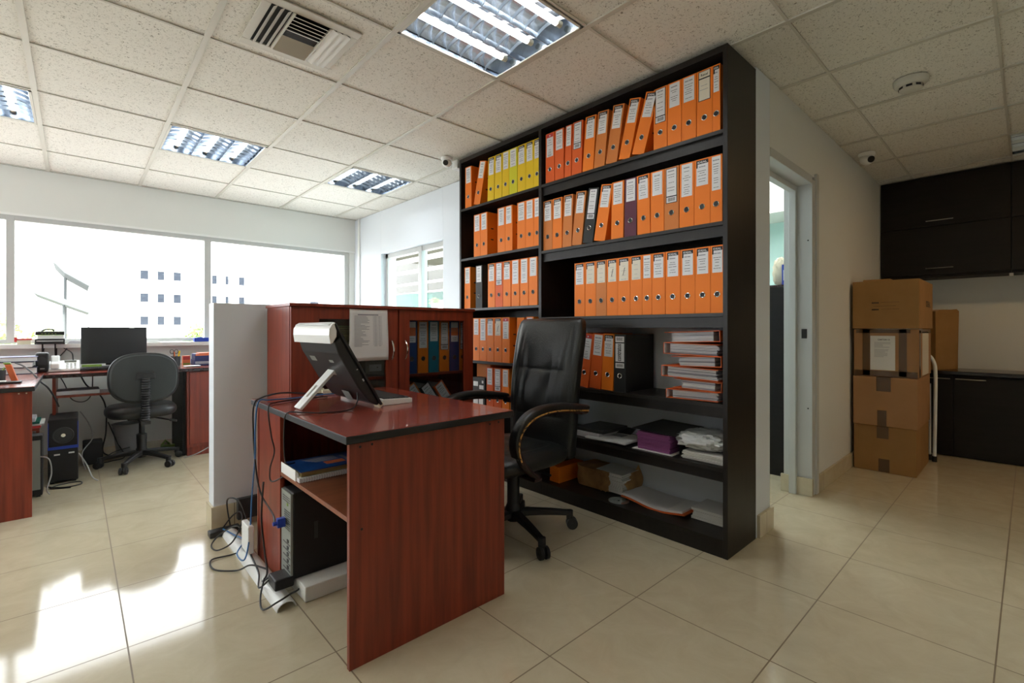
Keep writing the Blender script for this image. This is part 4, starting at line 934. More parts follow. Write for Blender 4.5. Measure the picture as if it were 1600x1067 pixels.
MB().box(-.03, .03, -.29, .06, .355, .382).box(-.09, .09, -.06, .10, .362, .384).cyl((.06, -.03, .37), (.19, -.08, .335), .006).cyl((.17, -.072, .340), (.215, -.09, .328), .010).build('mechanism', 'blackp', tc, True, bevel=.004)

# ================================================================ FAR DESKS
t = thing('window_desk', 'long mahogany desk running below the window sill', 'desk', (.3, 5.0, 0))
TD = .735
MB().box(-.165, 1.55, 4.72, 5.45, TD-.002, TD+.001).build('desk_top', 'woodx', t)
MB().box(-.167, 1.552, 4.718, 5.452, TD-.028, TD-.0015).build('edge_band', 'darkwood', t, bevel=.002)
MB().box(.685, .70, 4.735, 5.40, .07, TD-.028).box(.70, 1.12, 4.74, 5.40, .07, TD-.028).build('pedestal', 'wood', t, bevel=.001)
MB().box(.704, 1.118, 4.728, 4.74, .10, TD-.035).build('pedestal_door', 'wood', t, bevel=.001)
MB().box(.69, 1.118, 4.75, 5.38, .0, .07).build('plinth', 'wood', t)
MB().box(-.12, -.102, 4.76, 5.40, 0, TD-.028).build('side_panel', 'wood', t)
MB().box(.665, .685, 4.80, 5.40, .0, TD-.028).build('dark_panel', 'blackc', t)
MB().box(-.10, .50, 4.80, 5.10, .555, .571).build('keyboard_shelf', 'wood', t)
t = thing('side_desk', 'mahogany desk at the left edge with its end panel facing the room', 'desk', (-.6, 4.2, 0))
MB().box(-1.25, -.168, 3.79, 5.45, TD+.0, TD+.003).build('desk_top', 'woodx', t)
MB().box(-1.252, -.166, 3.788, 5.452, TD-.024, TD-.0005).build('edge_band', 'inkb', t, bevel=.002)
MB().box(-1.20, -.178, 3.81, 3.828, 0, TD-.024).build('side_panel', 'wood', t, bevel=.001)
MB().box(-1.0, -.98, 3.85, 5.4, 0.1, TD-.024).build('modesty_panel', 'wood', t)
MB().box(-.50, -.17, 4.36, 4.66, .40, .416).box(-.185, -.17, 4.36, 4.376, .0, .40).build('low_shelf', 'wood', t)
m_ = MB()
for x, y, z in ((-.20, 3.809, .70), (-.23, 3.809, .70)): m_.cyl((x, 3.81, z), (x, 3.8085, z), .004, n=8)
m_.build('screw', 'cream', t)
Z0 = TD+.004
# monitor on the window desk
t = thing('monitor', 'wide dark monitor on the window desk, its screen facing the room', 'monitor', (.25, 5.18, Z0))
MB().box(.035, .460, 5.19, 5.215, .775, 1.075).build('bezel', 'dgrey', t, bevel=.004)
MB().box(.045, .450, 5.187, 5.190, .79, 1.066).build('screen', 'screen', t)
MB().box(.19, .32, 5.21, 5.23, .76, .90).box(.13, .38, 5.14, 5.27, Z0, Z0+.015).build('stand', 'blackp', t, bevel=.004)
MB().box(.34, .375, 5.186, 5.1865, 1.0685, 1.075).build('sticker', 'papery', t)
t = thing('keyboard', 'black keyboard on the window desk before the wide monitor', 'keyboard', (.2, 4.98, Z0))
MB().box(.03, .44, 4.92, 5.05, Z0, Z0+.018).build('body', 'blackp', t, bevel=.003)
m_ = MB()
for i in range(4):
    for j in range(16): m_.box(.042+j*.0242, .042+j*.0242+.02, 4.93+i*.028, 4.93+i*.028+.023, Z0+.018, Z0+.022)
m_.build('keys', 'dgrey', t)
t = thing('telephone', 'white desk telephone beside the wide monitor', 'telephone', (-.06, 5.02, Z0))
MB().prism([(-.145, 4.94, Z0), (-.145, 5.12, Z0), (-.145, 5.12, Z0+.075), (-.145, 4.94, Z0+.02)], (.175, 0, 0)).build('body', 'white', t, bevel=.006)
MB().prism([(-.135, 4.93, Z0+.022), (-.135, 5.11, Z0+.075), (-.135, 5.11, Z0+.115), (-.135, 5.06, Z0+.115), (-.135, 5.0, Z0+.072), (-.135, 4.96, Z0+.072), (-.135, 4.93, Z0+.06)], (.05, 0, 0)).build('handset', 'white', t, bevel=.008)
m_ = MB()
for i in range(4):
    for j in range(3): m_.box(-.05+j*.022, -.05+j*.022+.015, 4.95+i*.028, 4.965+i*.028, Z0+.018+i*.0085, Z0+.028+i*.0085)
m_.build('keypad', 'alu', t); MB().box(-.06, .01, 5.075, 5.105, Z0+.06, Z0+.076).build('display', 'caddy', t)
tag(MB().box(.04, .16, 5.06, 5.12, Z0, Z0+.035).build('note_box', 'green', origin=(.1, 5.1, Z0)), 'pale green note box between telephone and monitor', 'note box')
t = thing('speaker', 'black upright desktop speaker left of the white telephone', 'speaker', (-.18, 5.0, Z0))
m_ = MB(); m_.prism([(-.215, 4.96, Z0), (-.145, 4.96, Z0), (-.145, 5.06, Z0), (-.215, 5.06, Z0)], (0, .015, .145)); m_.build('cabinet', 'blackp', t, bevel=.012)
MB().grid(lambda u, v: (-.18+.027*math.cos(2*PI*u)*v, 4.958+.0+.0075, Z0+.075+.04*math.sin(2*PI*u)*v), 24, 3, wrapu=True).build('grille', 'dgrey', t)
MB().box(-.19, -.165, 4.958, 4.961, Z0+.022, Z0+.030).build('badge', 'alu', t)
m_ = MB()
t = thing('network_shelf', 'black wall shelf rack carrying stacked network boxes before the window', 'rack', (-.13, 5.5, .94))
MB().box(-.24, -.06, 5.42, 5.60, .936, .948).box(-.205, -.190, 5.585, 5.60, .76, .936).box(-.125, -.110, 5.585, 5.60, .76, .936).prism([(-.20, 5.45, .936), (-.19, 5.45, .936), (-.19, 5.46, .936), (-.20, 5.46, .936)], (0, .13, -.15)).prism([(-.125, 5.45, .936), (-.115, 5.45, .936), (-.115, 5.46, .936), (-.125, 5.46, .936)], (0, .13, -.15)).build('bracket', 'blackp', t)
tag(MB().box(-.238, -.062, 5.43, 5.58, .949, .978).box(-.23, -.07, 5.4285, 5.43, .958, .966, 1).build('network_switch', ['blackp', 'alu'], origin=(-.15, 5.5, .949), bevel=.002), 'black network switch at the bottom of the stack on the rack', 'network switch')
tag(MB().box(-.225, -.066, 5.44, 5.57, .980, 1.008).build('network_modem', 'white', origin=(-.15, 5.5, .98), bevel=.004), 'white modem between the two black boxes on the rack', 'modem')
t = thing('network_router', 'black router on top of the stack on the rack', 'router', (-.15, 5.5, 1.01))
MB().box(-.236, -.064, 5.43, 5.58, 1.010, 1.040).build('case', 'blackp', t, bevel=.003)
m_ = MB()
for k in range(5): m_.box(-.20+k*.02, -.193+k*.02, 5.4285, 5.43, 1.02, 1.024)
m_.build('indicator_lights', 'green', t); MB().tube(smoothpath([(-.20, 5.5, 1.042), (-.18, 5.47, 1.055), (-.14, 5.5, 1.058), (-.13, 5.52, 1.044)]), .006, 8).build('cable_loop', 'cablek', t, smooth=True)
for k, (pts, lb) in enumerate((([(-.17, 5.56, .94), (-.19, 5.50, .88), (-.16, 5.45, .83), (-.18, 5.40, .76), (-.16, 5.36, Z0+.004)], 'black cable hanging left below the network rack'), ([(-.12, 5.58, .94), (-.07, 5.52, .90), (-.02, 5.48, .86), (-.01, 5.44, .80), (.0, 5.40, Z0+.004)], 'black cable hanging right below the network rack'), ([(-.09, 5.56, .95), (-.05, 5.54, .90), (-.10, 5.50, .82), (-.12, 5.42, .76), (-.10, 5.38, Z0+.004)], 'black cable crossing behind the white telephone'))):
    cable('network_cable', pts, .004, 'cablek', lb)
tag(MB().box(-.345, -.265, 5.53, 5.60, .936, .970, 0).box(-.35, -.26, 5.525, 5.605, .970, .982, 1).box(-.36, -.345, 5.54, 5.59, .955, .992, 1).build('tape_box', ['cream', 'red'], origin=(-.3, 5.56, .936)), 'cream box with red lid on the sill beside the window post', 'box')
m_ = MB()
for k in range(5): m_.box(-.05+.004*k, .05, 5.53, 5.60, .936+k*.005, .9395+k*.005)
tag(m_.build('paper_pile', 'paper', origin=(0, 5.56, .936)), 'small paper pile on the window sill left of the wide monitor', 'paper')
m_ = MB()
for k in range(3): m_.box(.47+.01*k, .60-.01*k, 5.53, 5.60, .936+k*.006, .940+k*.006)
tag(m_.build('paper_pile', 'alu', origin=(.5, 5.56, .936)), 'small flat pile on the window sill right of the wide monitor', 'paper')
tag(MB().box(.86, .98, 5.52, 5.59, .936, .975).box(.89, .93, 5.53, 5.58, .975, .980).build('blue_case', 'blue', origin=(.92, 5.55, .936), bevel=.008), 'blue case lying on the window sill near the partition', 'case')
# pen cup
def pens(t, x, y, z, cols, r=.02, h=.10):
    for k, c_ in enumerate(cols):
        a = k*2.1; MB().tube([(x+r*.5*math.cos(a), y+r*.5*math.sin(a), z+.01), (x+r*1.3*math.cos(a), y+r*1.3*math.sin(a), z+h+.012*(k % 3))], .0042, 7).build('pen', c_, t, smooth=True)
t = thing('pen_holder', 'grey mesh pen holder with scissors and pens on the window desk', 'pen holder', (.645, 5.02, Z0))
MB().lathe([(.032, 0), (.036, .085), (.033, .085), (.029, .003)], (.645, 5.02, Z0)).build('cup', 'dgrey', t, smooth=True)
pens(t, .645, 5.02, Z0, ('red', 'inkb', 'orangep', 'blackp'))
m_ = MB()
for dx in (-.017, .014): m_.tube([(.635+dx+.013*math.cos(a), 5.02, Z0+.125+.018*math.sin(a)) for a in [i*PI/6 for i in range(12)]], .003, 6, closed=True)
m_.tube([(.63, 5.02, Z0+.02), (.632, 5.02, Z0+.11)], .004, 6); m_.build('scissors', 'blackp', t, smooth=True)
MB().tube([(.655, 5.01, Z0+.03), (.672, 5.01, Z0+.13)], .007, 8).build('marker', 'bindY', t, smooth=True)
tag(MB().box(.70, .755, 5.05, 5.09, Z0, Z0+.085).box(.702, .753, 5.0485, 5.05, Z0+.05, Z0+.08, 1).box(.702, .753, 5.0485, 5.05, Z0+.005, Z0+.02, 2).build('desk_calendar', ['orangep', 'red', 'green'], origin=(.73, 5.07, Z0)), 'small colourful orange box between pen holder and navy carton', 'box')
tag(MB().box(.775, .95, 4.97, 5.15, Z0, Z0+.05, 0).box(.78, .945, 4.9685, 4.97, Z0+.012, Z0+.035, 1).build('toner_carton', ['navy', 'inkl'], origin=(.86, 5.06, Z0)), 'lower navy carton on the window desk beside the partition', 'carton')
tag(MB().box(.78, .94, 4.98, 5.14, Z0+.051, Z0+.10, 0).box(.785, .935, 4.9785, 4.98, Z0+.085, Z0+.098, 1).box(.81, .93, 4.99, 5.12, Z0+.10, Z0+.108, 1).build('toner_carton', ['navy', 'orangep'], origin=(.86, 5.06, Z0+.05)), 'upper navy and orange carton stacked on the window desk', 'carton')
m_ = MB(); sheet_stack(m_, .69, .80, 4.83, 4.95, Z0+.002, 3, .002, seed=3)
tag(m_.build('paper_pile', 'papery', origin=(.75, 4.9, Z0)), 'loose white papers on the right end of window desk', 'paper')
# side desk clutter
def bpile(x0, x1, y0, y1, z, h, mc, label):
    t = thing('folder', label, 'folder', ((x0+x1)/2, (y0+y1)/2, z), 0, 'folders piled on the side desk')
    MB().box(x0+.006, x1-.006, y0+.004, y1-.006, z+.003, z+h-.003).build('pages', 'papery', t)
    MB().box(x0, x1, y0, y1, z, z+.003).box(x0, x1, y0, y1, z+h-.003, z+h).box(x0, x0+.003, y0, y1, z, z+h).build('cover', mc, t)
bpile(-.50, -.20, 4.86, 5.10, TD+.004, .045, 'navy', 'lowest navy folder of the pile beside the speaker')
bpile(-.52, -.22, 4.84, 5.08, TD+.050, .040, 'inkb', 'black folder in the middle of the pile beside the speaker')
bpile(-.49, -.20, 4.87, 5.11, TD+.091, .034, 'navy', 'topmost navy folder of the pile beside the speaker')
t = thing('pen_holder', 'black pen tray with coloured pens on the side desk at the left edge', 'pen holder', (-.33, 4.12, TD+.003))
MB().lathe([(.036, 0), (.04, .075), (.037, .075), (.033, .003)], (-.345, 4.18, TD+.003)).build('cup', 'blackp', t, smooth=True)
pens(t, -.345, 4.18, TD+.003, ('green', 'red', 'orangep', 'blue', 'inkb'), .024, .09)
tag(MB().box(-.40, -.235, 4.05, 4.13, TD+.0035, TD+.014).build('note_pad', 'inkb', origin=(-.3, 4.1, TD+.003), bevel=.002), 'flat black tray on the near edge of side desk', 'tray')
tag(MB().box(-.39, -.30, 4.06, 4.12, TD+.0145, TD+.02).build('note_paper', 'papery', origin=(-.35, 4.1, TD+.0145)), 'white slip lying on the flat black tray', 'paper')
m_ = MB().prism([(-.285, 4.2, TD+.004), (-.255, 4.2, TD+.004), (-.255, 4.23, TD+.004), (-.285, 4.23, TD+.004)], (-.03, 0, .105), 0).prism([(-.316, 4.2, TD+.109), (-.284, 4.2, TD+.109), (-.284, 4.23, TD+.109), (-.316, 4.23, TD+.109)], (-.006, 0, .012), 1)
tag(m_.build('glue_bottle', ['orangep', 'green'], origin=(-.27, 4.21, TD+.004), bevel=.004), 'slanted orange bottle with green cap on the side desk', 'bottle')
cable('monitor_cable', [(-.29, 4.55, TD+.10), (-.25, 4.50, TD+.08), (-.20, 4.42, TD+.03), (-.165, 4.38, TD-.02), (-.13, 4.36, TD-.06), (-.10, 4.40, TD-.13), (-.08, 4.45, TD-.2)], .005, 'cablek', 'dark cable sagging from the side desk down to floor')
t = thing('handset_device', 'dark rounded device with a thin upright arm, cut by the left edge', 'device', (-.44, 4.30, TD+.003))
MB().lathe([(.05, 0), (.055, .03), (.04, .05), (.03, .09)], (-.44, 4.30, TD+.003)).build('base', 'blackp', t, smooth=True)
def bl(u, v): a = 2*PI*u; p = PI*v; return (-.435+.045*math.sin(p)*math.cos(a), 4.30+.04*math.sin(p)*math.sin(a), TD+.15+.085*math.cos(p))
MB().grid(bl, 24, 12, wrapu=True).build('body', 'dgrey', t, smooth=True)
MB().tube([(-.42, 4.30, TD+.20), (-.395, 4.30, TD+.33)], .006, 8).build('aerial', 'blackp', t, smooth=True)
# under desks
tag(MB().box(-.10, .14, 4.82, 5.05, .5715, .60).box(-.095, .135, 4.8185, 4.82, .575, .597, 1).build('paper_tray', ['paper', 'label'], origin=(0, 4.9, .572)), 'white paper ream on the keyboard shelf under the window desk', 'paper')
def tower(x0, x1, y0, y1, z1, label, accent=True):
    t = thing('computer_tower', label, 'computer', ((x0+x1)/2, (y0+y1)/2, 0))
    MB().box(x0, x1, y0, y1, .012, z1).build('case', 'inkb', t, bevel=.006)
    MB().box(x0+.01, x0+.03, y0+.02, y0+.05, 0, .012).box(x1-.03, x1-.01, y0+.02, y0+.05, 0, .012).build('foot', 'blackp', t)
    if accent:
        xm = (x0+x1)/2; m_ = MB()
        for r_, zc in ((.052, .33),): m_.tube([(xm+r_*math.cos(a), y0-.003, zc+r_*math.sin(a)) for a in [i*2*PI/28 for i in range(28)]], .004, 6, closed=True)
        m_.lathe([(.05, 0), (.05, -.001)], (xm, y0-.0, .33), 'y', 28); m_.build('fan_grille', 'dgrey', t, smooth=True)
        MB().lathe([(.014, -.001), (.012, -.005)], (xm, y0-.001, .33), 'y', 16).build('fan_badge', 'chrome', t, smooth=True)
        MB().box(x0-.001, x1+.001, y0-.002, y0, .235, .255).box(x0, x0+.004, y0-.003, y0, .25, z1-.02).box(x1-.004, x1, y0-.003, y0, .25, z1-.02).build('blue_trim', 'blue', t)
        MB().box(x0+.03, x0+.06, y0-.002, y0, .195, .205).box(x1-.05, x1-.02, y0-.003, y0, .20, .21).build('port', 'papery', t)
    else:
        MB().box(x0+.01, x1-.01, y0-.002, y0, .05, z1-.03).build('front_panel', 'caddy', t)
tower(-.135, .018, 4.50, 4.86, .44, 'black computer tower with round fan and blue trim under the side desk')
tower(-.33, -.150, 4.22, 4.34, .39, 'grey-fronted computer tower behind the left end panel', False)
m_ = MB()
tag(MB().box(-.40, -.165, 4.37, 4.63, .4165, .43, 0).box(-.38, -.150, 4.38, 4.62, .4305, .442, 1).box(-.40, -.17, 4.37, 4.60, .4425, .456, 2).build('magazine_pile', ['red', 'papery', 'tealg'], origin=(-.3, 4.5, .417)), 'magazines piled on the low shelf behind the left end panel', 'magazines')
tag(MB().box(-.36, -.19, 4.38, 4.58, .4565, .48).build('document_pile', 'paper', origin=(-.3, 4.5, .457)), 'crumpled papers on top of the magazines', 'papers')
t = thing('subwoofer', 'small dark blue-black box under the window desk beside the tower', 'box', (.10, 5.02, 0))
MB().box(.045, .165, 4.95, 5.15, .002, .17).build('case', 'inkb', t, bevel=.01)
t = thing('waste_basket', 'grey round waste basket under the window desk behind the task chair', 'waste basket', (.38, 5.12, 0))
MB().lathe([(.085, .002), (.11, .26), (.118, .262), (.118, .27), (.106, .27), (.082, .01)], (.34, 5.15, 0)).build('bin', 'basket', t, smooth=True)
t = thing('slipper', 'yellow-green slipper on the floor under the window desk', 'slipper', (.62, 5.3, 0))
MB().prism([(.56, 5.24, .002), (.66, 5.22, .002), (.68, 5.26, .002), (.58, 5.30, .002)], (0, 0, .018)).build('sole', 'green', t, bevel=.006)
MB().tube([(.57, 5.25, .02), (.60, 5.26, .06), (.63, 5.27, .02)], .01, 8).build('strap', 'green', t, smooth=True)
for pts, m_, lb in (([(.02, 4.47, .20), (.06, 4.44, .12), (.09, 4.42, .03), (.12, 4.40, .004)], 'cableg', 'pale cable falling from the front port of blue-trimmed tower'),
        ([(-.14, 4.45, .004), (-.05, 4.36, .004), (.03, 4.38, .004), (.02, 4.46, .004), (-.08, 4.45, .004), (-.12, 4.38, .004), (-.02, 4.33, .004)], 'cablek', 'black cable loops on the floor before the blue-trimmed tower'),
        ([(-.16, 4.20, .26), (-.12, 4.18, .24), (-.11, 4.22, .14), (-.13, 4.20, .05), (-.12, 4.25, .004)], 'cableg', 'grey cable arching out beside the left end panel'),
        ([(.02, 5.3, .72), (.07, 5.25, .60), (.15, 5.2, .52), (.19, 5.2, .40), (.19, 5.2, .20), (.17, 5.18, .05), (.24, 5.1, .01)], 'cablek', 'thick black cable bundle slanting down under the window desk'),
        ([(.03, 5.0, .42), (.08, 5.0, .32), (.10, 4.9, .22), (.04, 4.85, .12), (.06, 4.8, .004)], 'cableg', 'thin grey cable curling down behind the blue-trimmed tower'),
        ([(.20, 5.1, .30), (.26, 5.1, .12), (.30, 5.0, .02), (.22, 4.95, .01), (.16, 4.90, .02), (.22, 4.92, .08), (.33, 5.0, .09)], 'cablek', 'black cable tangle beside the waste basket'),
        ([(-.10, 5.3, .70), (-.06, 5.2, .62), (-.02, 5.2, .50), (.05, 5.2, .47), (.10, 5.25, .52), (.11, 5.3, .68)], 'cablek', 'black cable looping beneath the keyboard shelf'),
        ([(.66, 4.70, .004), (.74, 4.66, .03), (.83, 4.70, .06)], 'cableg', 'thin grey cable crossing the pedestal foot')):
    cable('cable', pts, .0055 if 'thick' in lb else .0038, m_, lb, group=None)

# ================================================================ KITCHENETTE CORNER
t = thing('base_cabinet', 'black base cabinets with a black worktop along the far right wall', 'cabinet', (5.58, 0, 0))
MB().box(5.378, 5.79, -2.6, .922, .07, .682).build('carcass', 'blackc', t)
MB().box(5.41, 5.79, -2.6, .922, 0, .07).build('plinth', 'inkb', t)
ys = [.920, .435, -.10, -.62, -1.14, -1.66, -2.18]
for i in range(6):
    d = MB().box(5.36, 5.3775, ys[i+1]+.002, ys[i]-.002, .01, .668).build('door', 'blackc', t, bevel=.001)
    y0, y1 = ((.451, .567), (.24, .42), (-.30, -.12), (-.82, -.64), (-1.34, -1.16), (-1.86, -1.68))[i]
    if i == 0: y0, y1 = .451, .60
    MB().cyl((5.345, y0, .648), (5.345, y1, .648), .0045, n=8).cyl((5.345, y0+.01, .648), (5.36, y0+.01, .648), .003, n=6).cyl((5.345, y1-.01, .648), (5.36, y1-.01, .648), .003, n=6).build('handle', 'steel', d, smooth=True)
M['worktop'] = mat('black_granite', lin(26, 25, 26), .15)
tag(MB().box(5.335, 5.795, -2.6, .922, .683, .712).build('worktop', 'worktop', origin=(5.56, 0, .683), bevel=.004), 'glossy black worktop over the base cabinets at right', 'worktop')
ys = [.936, .104, -.73, -1.56, -2.39]
for i in range(4):
    t = thing('wall_cabinet', ['black wall cabinet next to the corner with two lift-up doors', 'black wall cabinet cut off by the right frame edge', 'black wall cabinet further along, out of frame', 'last black wall cabinet, out of frame'][i], 'cabinet', (5.6, (ys[i]+ys[i+1])/2, 1.50), 0, 'black wall cabinets')
    MB().box(5.488, 5.79, ys[i+1]+.001, ys[i]-.001, 1.508, H-.004).build('carcass', 'blackc', t)
    for z0, z1, hz in ((1.530, 1.945, 1.585), (1.951, H-.008, 1.996)):
        d = MB().box(5.47, 5.4875, ys[i+1]+.003, ys[i]-.003, z0, z1).build('door', 'blackc', t, bevel=.001)
        yc = .53-i*.835
        MB().cyl((5.455, yc-.088, hz), (5.455, yc+.088, hz), .004, n=8).cyl((5.455, yc-.08, hz), (5.47, yc-.08, hz), .003, n=6).cyl((5.455, yc+.08, hz), (5.47, yc+.08, hz), .003, n=6).build('handle', 'steel', d, smooth=True)
    MB().box(5.50, 5.54, ys[i+1]-.012, ys[i+1]+.012, 1.485, 1.508).build('cabinet_bracket', 'alu', t) if i < 3 else None
# boxes
def carton(x0, x1, y0, y1, z0, z1, m_, label, extra=None, skew=0):
    t = thing('cardboard_box', label, 'box', ((x0+x1)/2, (y0+y1)/2, z0), 0, 'cardboard boxes stacked beside the doorway wall')
    b = MB()
    def f_(u, v): cx, cy = sel(2*PI*u, 30); bul = .004*math.sin(PI*v); return ((x0+x1)/2+((x1-x0)/2+bul)*cx+skew*v, (y0+y1)/2+((y1-y0)/2+bul)*cy, z0+(z1-z0)*v)
    b.box(x0, x1, y0, y1, z0+.001, z1-.001)
    b.build('box', m_, t, bevel=.004); return t
t = carton(4.40, 5.0, .548, .918, 0, .341, 'card', 'lowest cardboard box of the stack, brown tape strip on its face')
MB().box(4.3975, 4.3985, .70, .765, .005, .10).build('tape', 'tape', t); MB().box(4.3975, 4.3985, .705, .775, .25, .34).build('tape', 'tape', t)
t = carton(4.385, 4.99, .540, .918, .342, .706, 'card2', 'pale cardboard box second from the floor with tape at top and bottom')
MB().box(4.3825, 4.3838, .715, .770, .345, .46).build('tape', 'tape', t); MB().box(4.3825, 4.3838, .69, .775, .60, .705).build('tape', 'tape', t)
t = carton(4.39, 5.0, .535, .915, .708, 1.060, 'card2', 'taped cardboard box with a white printed sheet on its face')
MB().box(4.3875, 4.3888, .54, .91, .71, .752).box(4.3875, 4.3888, .60, .645, .715, 1.058).box(4.3875, 4.3888, .815, .860, .715, 1.058).box(4.3875, 4.3888, .58, .90, 1.03, 1.058).box(4.41, 4.47, .5325, .5338, .712, 1.05).box(4.40, 4.98, .5325, .5338, 1.03, 1.058).build('tape', 'tape', t)
MB().box(4.55, 4.85, .5325, .534, .72, 1.04).build('side_label', 'labelc', t)
ps_ = MB(); xx = 4.3862; ps_.box(xx, xx+.001, .665, .812, .757, 1.010, 0)
ps_.text('CARTON 13', (xx-.0004, .767, .976), (0, -1, 0), (0, 0, 1), .070, .011, 1)
rr = random.Random(2)
for k in range(13):
    z = .960-k*.0088; wd = rr.uniform(.05, .10) if k not in (5,) else 0
    if wd: ps_.box(xx-.0004, xx, .790-wd, .788, z, z+.0022, 2)
ps_.build('printed_sheet', ['papery', 'inkb', 'inkl'], t)
t = carton(4.375, 5.03, .528, .920, 1.062, 1.418, 'card', 'topmost cardboard box of the stack with dark print on its side')
m_ = MB(); xx = 4.3724
for z in (1.255, 1.205):
    for k in range(5): m_.box(xx, xx+.001, .800-k*.0085-.0065, .800-k*.0085, z-.006, z+.003, 0)
    m_.box(xx, xx+.001, .64, .745, z, z+.0014, 0)
m_.box(xx, xx+.001, .66, .79, 1.228, 1.2294, 0)
m_.build('print', 'inkb', t)
MB().text('IDEAL', (4.66, .5255, 1.225), (1, 0, 0), (0, 0, 1), .22, .045, 0).build('side_print', 'inkb', t)
m_ = MB().prism([(4.40, .70, 1.4185), (4.40, .86, 1.4185), (4.42, .86, 1.432), (4.42, .70, 1.430)], (.25, 0, 0)); m_.build('flap', 'card', t)
t = thing('cardboard_box', 'tall bulging cardboard box standing on the black worktop', 'box', (5.5, .52, .713))
def cb(u, v):
    P = [Vector(p) for p in ((5.46, .64), (5.40, .548), (5.62-.0*v, .425), (5.72, .53))]; q = u*4; i = int(q) % 4; f_ = q-int(q); p = P[i].lerp(P[(i+1) % 4], f_)
    c = Vector((5.55, .54)); b = 1+.05*math.sin(PI*v)*math.sin(PI*f_)+(.07*max(0, v-.2) if i in (1, 2) else 0); p = c+(p-c)*b
    return Vector((p.x, p.y, .7135+.50*v+.02*f_*(v > .95)*(i == 1)))
m_ = MB().grid(cb, 40, 14, wrapu=True); m_.add([cb(i/40, 1) for i in range(40)], [tuple(range(40))]); m_.add([cb(i/40, 0) for i in range(40)], [tuple(range(40))]); m_.build('box', 'card', t, smooth=True, ang=30)
MB().prism([(5.44, .60, 1.218), (5.60, .47, 1.222), (5.62, .50, 1.225), (5.48, .62, 1.221)], (0, 0, .006)).build('flap', 'card', t)
t = thing('step_stool', 'folded white tubular step stool between the box stack and black cabinets', 'step stool', (5.1, .7, 0))
MB().tube(smoothpath([(5.06, .520, .03), (5.06, .516, .40), (5.06, .514, .70), (5.055, .525, .80), (5.05, .56, .855), (5.05, .62, .875), (5.05, .76, .875), (5.05, .83, .84), (5.055, .86, .76), (5.06, .865, .40), (5.06, .865, .03)], 6), .0125, 12).build('frame_tube', 'white', t, smooth=True)
MB().tube([(5.115, .555, .03), (5.09, .553, .62)], .010, 10).build('leg', 'white', t, smooth=True)
MB().tube([(5.115, .84, .03), (5.09, .84, .62)], .010, 10).build('leg', 'white', t, smooth=True)
MB().box(5.072, 5.08, .56, .83, .33, .56).build('step', 'dgrey', t)
MB().cyl((5.06, .52, 0), (5.06, .52, .045), .016, n=12).build('rubber_foot', 'inkb', t, smooth=True)
MB().cyl((5.115, .555, 0), (5.115, .555, .045), .014, n=12).build('rubber_foot', 'inkb', t, smooth=True)
# office beyond the doorway
t = thing('office_cabinet', 'tall black cabinet with a reddish top just inside the doorway', 'cabinet', (4.0, 1.6, 0))
MB().box(3.742, 4.30, 1.135, 1.95, .0, 1.362).build('carcass', 'blackc', t, bevel=.002)
MB().box(3.735, 4.305, 1.13, 1.955, 1.362, 1.378).build('top_panel', 'darkwood', t)
t = thing('file_box', 'blue file box with white label on the black cabinet inside the doorway', 'file box', (3.8, 1.19, 1.379))
MB().box(3.76, 4.0, 1.155, 1.215, 1.379, 1.525).build('case', 'blue', t, bevel=.002)
MB().box(3.7585, 3.76, 1.160, 1.205, 1.41, 1.485).box(3.7575, 3.7586, 1.165, 1.195, 1.45, 1.453, 1).box(3.7575, 3.7586, 1.165, 1.19, 1.435, 1.438, 1).box(3.7575, 3.7586, 1.165, 1.198, 1.425, 1.428, 1).build('label_card', ['label', 'ink'], t)
blob('cloth_bag', 'cream', (3.84, 1.25, 1.379), (.05, .045, .10), 8, .35, 'cream crumpled bag behind the blue file box inside the doorway', 'bag', n=36)

# ================================================================ OUTSIDE
struct(box(-60, 80, 6.2, 90, -4.2, -4.0).build('ground', 'pave'))
def bwin(t, x0, x1, z0, z1, y):
    w_ = MB().box(x0-.05, x1+.05, y-.03, y, z0-.05, z0).box(x0-.05, x1+.05, y-.03, y, z1, z1+.05).box(x0-.05, x0, y-.03, y, z0, z1).box(x1, x1+.05, y-.03, y, z0, z1).build('window', 'bldg', t)
    MB().box(x0, x1, y-.02, y-.005, z0, z1).build('pane', 'bwin', w_)
t = thing('office_building', 'white building across the street with three rows of square windows', 'building', (5, 45, -4))
MB().box(-1.5, 7.6, 45, 51, -4, 12).build('facade', 'bldg', t)
for z0, z1 in ((4.80, 5.46), (3.08, 3.74), (1.38, 2.02)):
    for x0, x1 in ((3.59, 4.09), (4.63, 5.07), (5.64, 6.13)): bwin(t, x0, x1, z0, z1, 45)
t = thing('office_building', 'white building wing further right with narrower windows', 'building', (12, 52, -4))
MB().box(7.7, 14.5, 52, 58, -4, 13).build('facade', 'bldg', t)
for z0, z1 in ((5.29, 6.1), (3.4, 4.16), (1.5, 2.26)):
    for x0, x1 in ((9.48, 9.89), (10.58, 10.85), (11.72, 12.22)): bwin(t, x0, x1, z0, z1, 52)
t = thing('warehouse', 'low white building seen through the right window pane', 'building', (18, 40, -4))
MB().box(12.6, 30, 40, 50, -4, 4.4).build('facade', 'bldg', t)
bwin(t, 14.2, 14.9, 2.7, 3.3, 40); bwin(t, 21.0, 22.6, 3.0, 4.2, 40)
